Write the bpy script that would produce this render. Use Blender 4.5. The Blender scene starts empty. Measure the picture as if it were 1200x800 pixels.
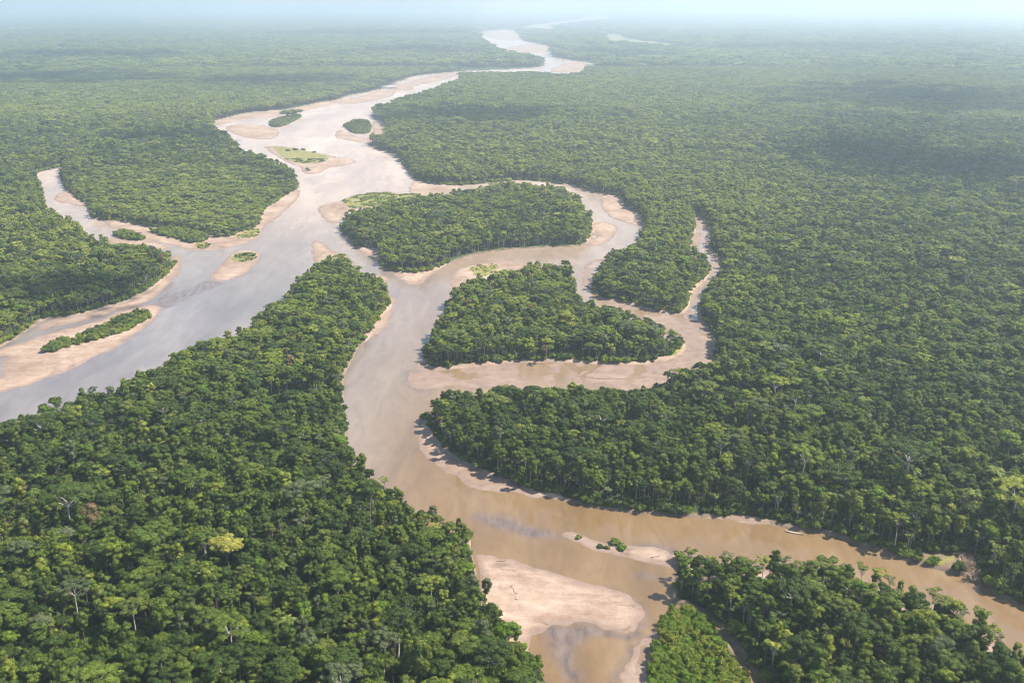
import bpy, math, random, time
import numpy as np
from mathutils import Vector, Matrix

T0 = time.time()
rng = np.random.default_rng(11)
random.seed(11)
R = math.radians
scene = bpy.context.scene
COL = scene.collection

# ------------------------------------------------------------------ camera
H = 350.0
FPX = 1166.7
HORIZON = 5.5
PITCH = math.atan((400 - HORIZON) / FPX)
cp, sp = math.cos(PITCH), math.sin(PITCH)
cam_d = bpy.data.cameras.new('camera')
cam_d.lens = 35.0
cam_d.sensor_width = 36.0
cam_d.clip_start = 1.0
cam_d.clip_end = 400000.0
cam = bpy.data.objects.new('camera', cam_d)
cam.location = (0, 0, H)
cam.rotation_euler = (math.pi / 2 - PITCH, 0, 0)
COL.objects.link(cam)
scene.camera = cam


def ground_point(x, y, z=0.0):
    u = (x - 600) / FPX
    v = (400 - y) / FPX
    dz = -sp + v * cp
    t = (z - H) / dz
    return (u * t, (cp + v * sp) * t)


def image_point(P):
    """where world points (N,3) fall in the 1200x800 frame"""
    X, Y, Z = P[:, 0], P[:, 1], P[:, 2] - H
    f = Y * cp - Z * sp
    up = Y * sp + Z * cp
    f = np.maximum(f, 1e-3)
    return 600 + FPX * X / f, 400 - FPX * up / f, f


# sun
SUN_AZ, SUN_EL = R(86), R(52)
SUN = Vector((math.sin(SUN_AZ) * math.cos(SUN_EL), math.cos(SUN_AZ) * math.cos(SUN_EL), math.sin(SUN_EL)))

# ------------------------------------------------------------------ noise
def _hash(ix, iy, seed):
    h = (ix.astype(np.int64) * 374761393 + iy.astype(np.int64) * 668265263 + seed * 974634777) & 0xFFFFFFFF
    h = ((h ^ (h >> 13)) * 1274126177) & 0xFFFFFFFF
    h = h ^ (h >> 16)
    return (h & 0xFFFFFF) / float(0xFFFFFF)


def vnoise(x, y, seed=0):
    ix, iy = np.floor(x), np.floor(y)
    fx, fy = x - ix, y - iy
    fx = fx * fx * (3 - 2 * fx)
    fy = fy * fy * (3 - 2 * fy)
    a = _hash(ix, iy, seed); b = _hash(ix + 1, iy, seed)
    c = _hash(ix, iy + 1, seed); d = _hash(ix + 1, iy + 1, seed)
    return (a + (b - a) * fx) * (1 - fy) + (c + (d - c) * fx) * fy


def fnoise(x, y, seed=0, oct=3):
    s = 0; a = 0.5; n = 0
    for i in range(oct):
        s = s + a * vnoise(x * 2 ** i, y * 2 ** i, seed + 17 * i)
        n += a; a *= 0.5
    return s / n


# ------------------------------------------------------------------ layout of river, islands, sand
def parse(s):
    """'x,y' is a point on the ground; a trailing letter says the traced outline runs along tree tops:
    h = canopy tops (19 m), m = low trees (9 m)"""
    out = []
    for tok in s.split():
        z = 0.0
        if tok[-1] in 'hm':
            z = {'h': 18.0, 'm': 9.0}[tok[-1]]
            tok = tok[:-1]
        a, b = tok.split(',')
        out.append(ground_point(float(a), float(b), z))
    return np.array(out)


def chaikin(P, n=1):
    for _ in range(n):
        Q = np.roll(P, -1, axis=0)
        P = np.stack([P * .75 + Q * .25, P * .25 + Q * .75], axis=1).reshape(-1, 2)
    return P


RIVER = """-60,440 0,405 17,393 34,383 49,373 67,371 84,370 118,361 143,354 165,344 186,330 200,317 204,307 199,298h 186,290h
169,286h 143,285h 125,283h 110,280h 98,278h 99,266h 88,256h 72,254h 67,249h 52,242h 48,231h 47,220h 45,211h 36,204 55,199 75,194
72,200 70,208 75,220 84,226 90,232 103,242 105,256 118,258 140,259 165,265 200,270 240,275 258,281 270,278 303,268 306,254 313,242 328,232
349,222 350,214 345,203h 341,195h 324,188h 305,182h 290,178h 282,175h 280,168h 270,164h 269,157h 250,153h 248,144 250,142.6 282,135 307,131
340,128 366,123 375,120.6 397,117 400,113 440,106.5 446,102 473,94 479,90.5 518,85.4 533,84.6 543,83.5 590,82 634,78.5 640,75 633,69h
617,66h 599,63h 582,58h 567,49h 560,39 574,36 597,34.6 609,40.5 611,47 624,50.6 645,54 647,66 655,68 668,71 692,72.6 698,74 694,77h 685,77h
683,83h 678,87h 661,88.6h 648,87h 616,85h 596,86h 543,86h 536,88h 543,94.7h 535,95.6h 515,100.6h 505,106.5h 491,109h 474,114h 456,120h 436,129h
436,134 440,138.6 451,146 451,158h 436,166 433,171 449,176 466,184 471,192 481,207 491,212.6 512,217 534,218 575,214 600,211.5 620,211 642,214
658,216.5 667,215.5 679,220.5 690,225 712,228 729,231 731,236 732,241 745,247 757,257 757,261h 755,269h 748,276h 734,288h 723,291h
709,299.6h 706,310h 704,317 697,327 694,337 700,349 727,353 753,358 778,365 795,367.5 805,362.5 808,352 809,344 815,336 824,329 832,319 830,311
822,304 812,305 809,294 811,279 817,266 815,257 813,252 827,254 834,264 836,281 836,296 843,304 851,314 844,323 841,333 832,339 827,348 823,358 823,374
832,381 839,394 842,405 841,421h 825,424h 808,425h 797,427h 785,433h 768,437h 754,441h 744,444h 727,441h 710,441h 685,441h 660,444h 645,442h
629,442h 605,440h 595,437h 568,444h 544,450h 517,461h 500,472h 495,488 499,501 504,511 519,525 533,534 542,541 562,551 588,561.7 608,570
632,578 650,583 690,592 737,597 800,602 840,606 896,609 921,614 945,619 975,626 1009,637 1042,648 1072,658 1100,666 1128,674 1152,679 1159,688
1177,699 1200,710 1270,737 1300,840h 1230,785h 1174,757h 1165,744h 1150,728h 1130,718h 1097,702h 1075,694h 1058,687h 1043,680h 1035,672h 1020,668h
990,664h 950,660h 920,655h 881,656h 864,654h 835,654h 819,655h 800,655 790,654 801,664 799,674 794,687 794,701 797,704 810,708 837,722 853,737 867,755
880,777 895,800 935,860 905,862 876,802 868,786 857,766 846,748 831,732 808,717 801,716 792,723 787,728 772,738 775,748 770,762 765,778 758,797 740,860
655,860h 643,798h 637,783h 627,757h 620,738h 608,730h 602,735h 592,725h 588,710h 582,695h 574,684h 562,682h 552,685 550,670 548,655 547,634 546,622
534,609h 520,608h 510,600h 490,594h 481,591h 479,581h 474,573h 457,565h 454,555h 432,544h 424,531h 412,527h 410,517h 402,504h 402,494 399,482 399,460
400,440 405,430 414,416 417,408 434,396 437,386 447,369 456,360 457,353 451,345 437,340 427,337 424,326 414,322 413,306h 406,297h 390,299h 374,305h
362,313h 350,320h 337,339h 322,354h 310,363h 298,370h 293,379h 274,391h 247,397h 229,401h 214,410h 199,415h 169,432h 143,447h 128,459h 108,458h
91,469h 67,471h 45,478h 29,486h 0,501h -60,530h -120,560h -120,470"""

OPEN_FAR = [
    "607,35 618,31 634,29 655,26 672,24.5 684,21 690,18 722,20.5 723,24 700,25.6 685,26.5 672,28.5 652,32 643,36.4 630,34.6",
    "546,14.2 575,13.2 594,14.2 592,16.6 560,16.4",
    "530,66 543,62.7 558,62.7 561,66 552,68 542,68.8",
    "705,40.5 727,40.5 733,46 755,48.5 778,50.6 807,55.7 838,58 848,60 812,61 778,58 750,56 733,54 717,53 708,46",
    "722,69 733,67 755,65 778,65 780,69 776,72 755,73 733,73",
    "140,170 150,167 162,169 158,175 146,177",
]
ISLANDS = {
 'C': """399,261 402,255h 412,246h 431,243h 454,238h 478,232h 495,229h 529,227h 534,224h 560,221h 587,215.5h 621,215.5h 655,219h 672,227h 680,229h
   680,237h 689,251h 692,258 690,274 684,287 663,290 630,290 591,293 562,296 537,303 525,308 509,315 488,320 463,319 448,312 444,300 441,292 424,293 417,285 402,272""",
 'J': """497,417 496,406 500,391h 505,378h 519,369h 522,357h 523,340h 537,335h 544,327h 557,322h 574,325h 584,322h 598,317h 618,313h 649,310h 662,310h
   670,313h 672,334h 675,340h 689,350h 715,359h 727,364h 744,367h 761,372h 778,379h 795,386h 800,396 800,408 791,415 775,421 748,425 710,425 660,424
   612,423 578,425 544,429 522,432 500,432""",
 'K': """47,415 57,406 58,400m 67,390m 79,392m 84,396m 91,388m 110,381m 126,373m 140,367m 162,359m 175,361m 179,368 169,376 152,386 131,394 101,401 81,406 67,411""",
 'M1': "313,147 324,150 341,144 354,138 354,132m 334,134m 316,139m",
 'M2': "405,148 417,157 434,157 436,148 432,139m 415,140m 405,144m",
 'A1': "133,276 136,268m 150,266m 162,272m 172,281 160,282 145,280",
 'A2': "175,273 180,265m 205,264m 239,271m 239,283 225,287 208,282 190,277",
}
THICKET = "801,716 792,723 787,728 772,738 775,748 770,762 765,778 758,797 740,860 905,862 876,802 868,786 857,766 846,748 831,732 808,717"

SAND = [
 "43,387 48,379 60,374 100,367 140,357 170,344 190,330 203,314 202,300 208,301 209,316 196,335 176,350 150,361 130,364 110,372 80,378 60,383",
 "-60,436 0,411 20,402 34,399 45,394 70,387 90,382 115,377 135,367 160,359 178,357 190,363 176,374 160,387 150,394 135,406 100,422 84,430 51,442 22,452 -60,478 -60,452 0,444 7,437 11,424 8,417 0,416 -60,440",
 "58,233 66,226 84,224 95,234 105,242 99,244 85,239 70,237",
 "113,256 140,258 170,264 185,266 240,272 263,279 303,266 310,258 307,278 298,284 275,291 245,295 228,294 205,289 180,282 172,284 150,276 130,268",
 "112,282 140,280 175,284 200,290 194,294 150,288 125,286",
 "303,272 303,266 306,252 313,240 328,230 346,222 352,223 338,239 322,252 312,266 306,278",
 "241,329 254,315 268,303 275,298 288,294 303,298 305,305 298,315 285,325 271,330 254,331",
 "366,283 372,279 385,289 395,297 412,300 420,318 430,330 447,341 462,351 459,358 440,350 405,335 372,318",
 "426,327 441,319 456,327 445,334 431,332",
 "458,318 463,324 478,332 492,331 499,323 515,314 525,308 488,318",
 "420,290 443,289 447,300 437,301",
 "459,360 459,366 456,374 448,386 434,397 424,400 437,380 447,365 454,358",
 """496,414 489,428 480,432 478,443 484,452 505,452 540,449 600,458 660,465 745,465 800,444 838,432 844,405 834,382 824,374 808,362 795,366 755,357 727,352 703,347
   697,353 715,364 745,373 780,386 798,394 800,406 790,413 775,419 748,423 660,422 612,421 578,423 544,427 500,430""",
 "815,252 828,256 834,265 834,282 834,298 842,305 850,314 843,323 841,333 828,337 826,347 824,358 824,376 806,366 806,350 812,341 820,333 829,326 836,316 833,309 815,307 813,292 815,277 822,264 820,258",
 "688,305 706,302 712,310 702,325 696,337 701,349 690,341 682,334 680,322 684,312",
 "655,216 681,219 708,226 729,229 733,243 747,248 759,258 756,269 740,263 722,257 708,249 699,241 702,234 692,228 675,223",
 "688,261 694,261 707,260 724,265 723,272 713,281 699,286 684,289 688,275",
 "530,330 532,319 547,312 581,305 598,308 623,310 650,312 650,322 600,330 560,338 537,345",
 "497,486 490,503 494,520 505,534 520,546 535,556 557,568 569,572 590,576 608,577 632,581 655,585 655,582 632,576 588,560 562,549 533,532 505,509",
 "842,607 868,607 894,609 897,612 888,613 868,612 842,610",
 """545,650 558,652 572,652 586,656 608,658 628,665 658,677 685,682 706,686 726,692 741,701 752,714 748,728 737,744 712,738 690,731 668,733 650,730 634,737
   620,744 616,770 600,790 540,720""",
 "658,627 676,631 694,637 720,639 741,640 778,641 792,652 803,663 800,673 790,666 778,661 744,654 719,650 697,645 677,637",
 "789,650 800,652 806,664 803,676 796,690 791,690 789,680 794,672 794,664",
 "775,736 764,744 768,763 762,783 755,802 720,870 700,870 733,800 742,783 750,767 753,753",
 "798,668 830,669 870,669 920,671 960,676 1000,680 1030,686 1060,702 1097,716 1130,733 1160,754 1180,775 1150,765 1100,735 1040,705 990,690 900,682 820,676",
 "370,241 390,238 399,236 411,231 444,224 470,226 500,226 480,234 440,242 412,245 403,256 396,262 382,258",
 "484,211 512,216 534,217 545,219 530,226 505,228 484,227 476,222",
 "309,171 330,171 360,176 378,180 400,185 415,186 421,190 400,195 380,197 372,203 356,202 352,194 340,192 325,185 311,178",
 "265,148 300,146 325,153 318,162 300,165 275,158",
 "398,150 420,160 437,164 430,168 410,164 390,162",
 "436,141 452,143 453,158 438,160 434,170 430,164 437,156",
 "248,145 250,141 282,134 340,127 366,122 400,115 403,119 366,128 340,133 285,141 255,149",
 "400,117 440,109 475,97 520,87 535,86 530,92 495,100 455,113 430,121 400,123",
 "560,38 597,35 609,41 611,47 596,49 570,44",
 "585,58 620,51 645,55 640,63 620,63 600,62",
 "655,69 692,74 690,78 680,84 655,86 640,82 660,77",
]
STREAMS = [
 ("833,262 826,275 824,290 825,302 838,307 844,314 836,323 828,335 820,346 815,358 816,374", 4.0),
 ("797,387 819,389 831,394 838,402 840,420", 4.0),
 ("686,303 677,316 673,330 677,338 690,344 698,350 700,358 714,362", 5.0),
 ("612,438 650,439 700,443 740,443 757,440", 2.4),
 ("556,650 560,668 562,690", 2.2),
]
SHOAL = [
 "548,603 573,601 608,612 645,625 665,631 650,632 615,629 581,618",
 "634,735 650,729 668,732 690,730 712,737 737,744 755,722 756,738 742,752 712,748 690,745 672,752 668,775 690,800 660,800 645,760",
 "180,350 200,345 225,336 244,327 262,332 240,341 215,352 195,362 180,360",
 "705,684 745,700 760,715 755,740 748,740 755,715 735,697",
 "770,742 755,748 745,770 733,788 718,815 705,815 735,770 748,750",
 "741,668 758,671 778,676 758,677",
 "470,440 480,430 486,452 500,456 484,460",
 "735,636 780,637 800,645 795,650 770,641",
]
GRASS = [
 "399,237 411,231 444,225 461,227 495,227 478,233 454,240 431,243 411,245",
 "312,171 330,171 360,176 388,182 384,189 365,192 345,191 325,184",
 "270,303 278,298 300,297 304,304 290,308 272,311",
 "790,651 803,652 822,654 826,661 806,663",
 "270,280 303,267 306,277 290,281",
 "705,40.5 727,40.5 733,46 755,48.5 778,50.6 807,55.7 778,58 750,56 733,54 717,53 708,46",
 "722,69 733,67 755,65 778,65 780,69 776,72 755,73 733,73",
 "1072,655 1100,659 1118,656 1120,668 1128,673 1100,665",
 "548,313 565,309 590,311 575,322 560,326",
 "795,406 803,398 802,412 785,420 770,424",
 "225,288 240,284 246,290 232,293",
]
CLEARING = "1072,657 1085,650 1118,650 1146,654 1152,668 1152,679 1128,674 1100,666"

polyR = chaikin(parse(RIVER))
polyO = [chaikin(parse(s)) for s in OPEN_FAR] + [chaikin(parse(CLEARING))]
polyI = {k: chaikin(parse(s)) for k, s in ISLANDS.items()}
polyS = [chaikin(parse(s)) for s in SAND]
polySh = [chaikin(parse(s), 2) for s in SHOAL]
polyG = [chaikin(parse(s)) for s in GRASS]
polyT = parse(THICKET)
streams = [(parse(s), w) for s, w in STREAMS]


def sdist(P, poly, margin=90.0):
    """signed distance to a polygon, negative inside, clipped at margin"""
    out = np.full(len(P), margin)
    lo, hi = poly.min(0) - margin, poly.max(0) + margin
    sel = np.nonzero((P[:, 0] > lo[0]) & (P[:, 0] < hi[0]) & (P[:, 1] > lo[1]) & (P[:, 1] < hi[1]))[0]
    if len(sel) == 0:
        return out
    sel = sel[np.argsort(P[sel, 1], kind='stable')]
    X, Y = P[sel, 0], P[sel, 1]
    d2 = np.full(len(sel), margin * margin)
    par = np.zeros(len(sel), bool)
    A, B = poly, np.roll(poly, -1, axis=0)
    for (ax, ay), (bx, by) in zip(A, B):
        y0, y1 = min(ay, by), max(ay, by)
        i0, i1 = np.searchsorted(Y, y0 - margin), np.searchsorted(Y, y1 + margin)
        if i1 > i0:
            x, y = X[i0:i1], Y[i0:i1]
            ex, ey = bx - ax, by - ay
            t = np.clip(((x - ax) * ex + (y - ay) * ey) / (ex * ex + ey * ey + 1e-9), 0, 1)
            dx, dy = x - ax - t * ex, y - ay - t * ey
            d2[i0:i1] = np.minimum(d2[i0:i1], dx * dx + dy * dy)
        j0, j1 = np.searchsorted(Y, y0, 'right'), np.searchsorted(Y, y1, 'right')
        if j1 > j0 and y1 > y0:
            xx = ax + (Y[j0:j1] - ay) / (by - ay) * (bx - ax)
            par[j0:j1] ^= X[j0:j1] < xx
    d = np.sqrt(d2)
    out[sel] = np.where(par, -d, d)
    return out


def linedist(P, line, margin=60.0):
    out = np.full(len(P), margin)
    lo, hi = line.min(0) - margin, line.max(0) + margin
    sel = np.nonzero((P[:, 0] > lo[0]) & (P[:, 0] < hi[0]) & (P[:, 1] > lo[1]) & (P[:, 1] < hi[1]))[0]
    if len(sel) == 0:
        return out
    p = P[sel]
    d2 = np.full(len(sel), margin ** 2)
    for a, b in zip(line[:-1], line[1:]):
        e = b - a
        t = np.clip(((p - a) @ e) / (e @ e + 1e-9), 0, 1)
        q = p - a - t[:, None] * e
        d2 = np.minimum(d2, (q * q).sum(1))
    out[sel] = np.sqrt(d2)
    return out


def warp(P):
    r = np.hypot(P[:, 0], P[:, 1])
    k = np.clip(r / 900.0, 0.6, 4.0)
    x, y = P[:, 0], P[:, 1]
    dx = 9 * (fnoise(x / (45 * k), y / (45 * k), 3) - .5) + 3.5 * (fnoise(x / (11 * k), y / (11 * k), 5, 2) - .5)
    dy = 9 * (fnoise(x / (45 * k), y / (45 * k), 8) - .5) + 3.5 * (fnoise(x / (11 * k), y / (11 * k), 9, 2) - .5)
    return np.stack([x + dx * k, y + dy * k], axis=1)


def forest_dist(Pw):
    """positive inside the forest"""
    f = sdist(Pw, polyR)
    for p in polyO:
        f = np.minimum(f, sdist(Pw, p))
    for p in polyI.values():
        f = np.maximum(f, -sdist(Pw, p))
    return f


# ------------------------------------------------------------------ materials
def new_mat(name):
    m = bpy.data.materials.new(name)
    m.use_nodes = True
    nt = m.node_tree
    for n in list(nt.nodes):
        if n.type != 'OUTPUT_MATERIAL':
            nt.nodes.remove(n)
    out = [n for n in nt.nodes if n.type == 'OUTPUT_MATERIAL'][0]
    return m, nt, out


def ramp(nt, stops, fac=None):
    n = nt.nodes.new('ShaderNodeValToRGB')
    el = n.color_ramp.elements
    while len(el) > 1:
        el.remove(el[-1])
    el[0].position = stops[0][0]; el[0].color = (*stops[0][1], 1)
    for p, c in stops[1:]:
        e = el.new(p); e.color = (*c, 1)
    if fac is not None:
        nt.links.new(fac, n.inputs[0])
    return n


def noise_node(nt, scale, detail=3, rough=.55, vec=None):
    n = nt.nodes.new('ShaderNodeTexNoise')
    n.inputs['Scale'].default_value = scale
    n.inputs['Detail'].default_value = detail
    n.inputs['Roughness'].default_value = rough
    if vec is not None:
        nt.links.new(vec, n.inputs['Vector'])
    return n


def mixc(nt, a, b, fac, mode='MIX'):
    n = nt.nodes.new('ShaderNodeMix')
    n.data_type = 'RGBA'; n.blend_type = mode
    for i, v in ((0, fac), (6, a), (7, b)):
        if hasattr(v, 'links') or isinstance(v, bpy.types.NodeSocket):
            nt.links.new(v, n.inputs[i])
        elif i == 0:
            n.inputs[0].default_value = v
        else:
            n.inputs[i].default_value = (*v, 1)
    return n.outputs[2]


def maprange(nt, v, a, b, c=0.0, d=1.0):
    n = nt.nodes.new('ShaderNodeMapRange')
    n.inputs[1].default_value = a; n.inputs[2].default_value = b
    n.inputs[3].default_value = c; n.inputs[4].default_value = d
    nt.links.new(v, n.inputs[0])
    return n.outputs[0]


def foliage_mat(name, c0, c1):
    """leaves: colour varies from tree to tree and from clump to clump"""
    m, nt, out = new_mat(name)
    oi = nt.nodes.new('ShaderNodeObjectInfo')
    tc = nt.nodes.new('ShaderNodeTexCoord')
    base = ramp(nt, [(0, c0), (1, c1)], oi.outputs['Random'])
    n1 = noise_node(nt, 0.45, 2, .6, tc.outputs['Object'])
    v1 = maprange(nt, n1.outputs[0], .3, .7, .62, 1.45)
    hs = nt.nodes.new('ShaderNodeHueSaturation')
    nt.links.new(base.outputs[0], hs.inputs['Color'])
    nt.links.new(v1, hs.inputs['Value'])
    geo = nt.nodes.new('ShaderNodeNewGeometry')
    hue = maprange(nt, geo.outputs['Random Per Island'], 0, 1, .485, .515)
    nt.links.new(hue, hs.inputs['Hue'])
    b = nt.nodes.new('ShaderNodeBsdfPrincipled')
    nt.links.new(hs.outputs[0], b.inputs['Base Color'])
    b.inputs['Roughness'].default_value = .65
    b.inputs['Specular IOR Level'].default_value = .16
    tr = nt.nodes.new('ShaderNodeBsdfTranslucent')
    hs2 = nt.nodes.new('ShaderNodeHueSaturation')
    hs2.inputs['Hue'].default_value = .485
    hs2.inputs['Value'].default_value = 1.3
    nt.links.new(hs.outputs[0], hs2.inputs['Color'])
    nt.links.new(hs2.outputs[0], tr.inputs['Color'])
    mx = nt.nodes.new('ShaderNodeMixShader')
    mx.inputs[0].default_value = .27
    nt.links.new(b.outputs[0], mx.inputs[1]); nt.links.new(tr.outputs[0], mx.inputs[2])
    nt.links.new(mx.outputs[0], out.inputs['Surface'])
    return m


def bark_mat(name, c0, c1):
    m, nt, out = new_mat(name)
    tc = nt.nodes.new('ShaderNodeTexCoord')
    n1 = noise_node(nt, .8, 4, .6, tc.outputs['Object'])
    base = ramp(nt, [(.3, c0), (.7, c1)], n1.outputs[0])
    b = nt.nodes.new('ShaderNodeBsdfPrincipled')
    nt.links.new(base.outputs[0], b.inputs['Base Color'])
    b.inputs['Roughness'].default_value = .85
    nt.links.new(b.outputs[0], out.inputs['Surface'])
    return m


TINT = {
 'dark':   foliage_mat('leaves_dark', (0.037, 0.060, 0.010), (0.054, 0.082, 0.013)),
 'mid':    foliage_mat('leaves_mid', (0.071, 0.108, 0.014), (0.102, 0.136, 0.017)),
 'olive':  foliage_mat('leaves_olive', (0.094, 0.122, 0.019), (0.129, 0.147, 0.026)),
 'yellowgreen': foliage_mat('leaves_yellow_green', (0.133, 0.172, 0.016), (0.181, 0.203, 0.023)),
 'bright': foliage_mat('leaves_bright', (0.090, 0.153, 0.010), (0.123, 0.181, 0.015)),
 'grey':   foliage_mat('leaves_grey_green', (.078, .100, .038), (.108, .124, .052)),
 'lime':   foliage_mat('leaves_lime', (.178, .210, .027), (.235, .250, .042)),
 'rust':   foliage_mat('leaves_rust', (.140, .095, .036), (.180, .125, .052)),
 'yellow': foliage_mat('leaves_yellow', (.235, .222, .038), (.245, .232, .042)),
}
BARK = bark_mat('bark_pale', (.27, .23, .18), (.46, .41, .34))
BARKD = bark_mat('bark_brown', (.11, .085, .062), (.22, .175, .13))
DEAD = bark_mat('dead_wood', (.26, .16, .115), (.46, .32, .24))


def land_mat():
    m, nt, out = new_mat('land')
    geo = nt.nodes.new('ShaderNodeNewGeometry')
    pos = geo.outputs['Position']
    def att(nm):
        a = nt.nodes.new('ShaderNodeAttribute'); a.attribute_name = nm
        return a.outputs['Fac']
    sand, grass, high = att('sand'), att('grass'), att('rise')
    nb = noise_node(nt, .012, 5, .6, pos)
    nm = noise_node(nt, .09, 5, .6, pos)
    nf = noise_node(nt, .7, 3, .6, pos)
    # dry sand with patches
    dry = ramp(nt, [(.30, (0.235, 0.163, 0.120)), (.48, (0.318, 0.234, 0.176)), (.70, (0.420, 0.323, 0.250))], nb.outputs[0]).outputs[0]
    dry = mixc(nt, dry, ramp(nt, [(.35, (.74, .66, .60)), (.62, (1, 1, 1))], nm.outputs[0]).outputs[0], .8, 'MULTIPLY')
    wet = ramp(nt, [(.35, (0.152, 0.106, 0.085)), (.65, (0.235, 0.165, 0.124))], nm.outputs[0]).outputs[0]
    addn = nt.nodes.new('ShaderNodeMath'); addn.operation = 'MULTIPLY_ADD'
    nt.links.new(nm.outputs[0], addn.inputs[0]); addn.inputs[1].default_value = -.5
    nt.links.new(high, addn.inputs[2])
    wetf = maprange(nt, addn.outputs[0], -.24, .24)
    mps = nt.nodes.new('ShaderNodeMapping'); nt.links.new(pos, mps.inputs[0])
    mps.inputs['Rotation'].default_value = (0, 0, R(-28)); mps.inputs['Scale'].default_value = (.035, .20, 1)
    nst = noise_node(nt, 1.0, 6, .68, mps.outputs[0])
    dry = mixc(nt, dry, ramp(nt, [(.36, (.70, .64, .60)), (.50, (.97, .96, .95)), (.66, (1.12, 1.1, 1.08))], nst.outputs[0]).outputs[0], .5, 'MULTIPLY')
    dry = mixc(nt, dry, ramp(nt, [(.35, (.86, .84, .82)), (.6, (1.04, 1.04, 1.04))], nf.outputs[0]).outputs[0], .8, 'MULTIPLY')
    sandc = mixc(nt, wet, dry, wetf)
    floor_ = ramp(nt, [(.3, (.020, .032, .010)), (.7, (.045, .070, .016))], nm.outputs[0]).outputs[0]
    far = ramp(nt, [(.30, (.028, .055, .013)), (.52, (.060, .090, .018)), (.72, (.110, .125, .024))], nf.outputs[0]).outputs[0]
    floor_ = mixc(nt, floor_, far, att('far'))
    earth = ramp(nt, [(.3, (.17, .105, .065)), (.7, (.26, .175, .115))], nm.outputs[0]).outputs[0]
    sx = nt.nodes.new('ShaderNodeSeparateXYZ'); nt.links.new(geo.outputs['Normal'], sx.inputs[0])
    steep = maprange(nt, sx.outputs[2], .93, .80)
    floor_ = mixc(nt, floor_, earth, steep)
    mudc = ramp(nt, [(.30, (.110, .075, .050)), (.55, (.185, .130, .090)), (.75, (.28, .21, .15))], nm.outputs[0]).outputs[0]
    floor_ = mixc(nt, floor_, mudc, att('mud'))
    grassc = ramp(nt, [(.30, (.080, .095, .016)), (.52, (.160, .160, .025)), (.72, (.250, .215, .060))], nm.outputs[0]).outputs[0]
    grassn = nt.nodes.new('ShaderNodeMath'); grassn.operation = 'MULTIPLY_ADD'
    ng_ = noise_node(nt, .16, 6, .72, pos)
    nt.links.new(ng_.outputs[0], grassn.inputs[0]); grassn.inputs[1].default_value = 2.2
    nt.links.new(grass, grassn.inputs[2])
    gf = maprange(nt, grassn.outputs[0], 1.75, 2.15)
    sandn = nt.nodes.new('ShaderNodeMath'); sandn.operation = 'MULTIPLY_ADD'
    nt.links.new(nm.outputs[0], sandn.inputs[0]); sandn.inputs[1].default_value = .5
    nt.links.new(sand, sandn.inputs[2])
    sf = maprange(nt, sandn.outputs[0], .6, .9)
    c = mixc(nt, floor_, sandc, sf)
    c = mixc(nt, c, grassc, gf)
    b = nt.nodes.new('ShaderNodeBsdfPrincipled')
    nt.links.new(c, b.inputs['Base Color'])
    b.inputs['Roughness'].default_value = .9
    b.inputs['Specular IOR Level'].default_value = .2
    bp = nt.nodes.new('ShaderNodeBump')
    bp.inputs['Strength'].default_value = .35; bp.inputs['Distance'].default_value = 1.2
    nt.links.new(nm.outputs[0], bp.inputs['Height'])
    nt.links.new(bp.outputs[0], b.inputs['Normal'])
    nt.links.new(b.outputs[0], out.inputs['Surface'])
    return m


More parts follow.
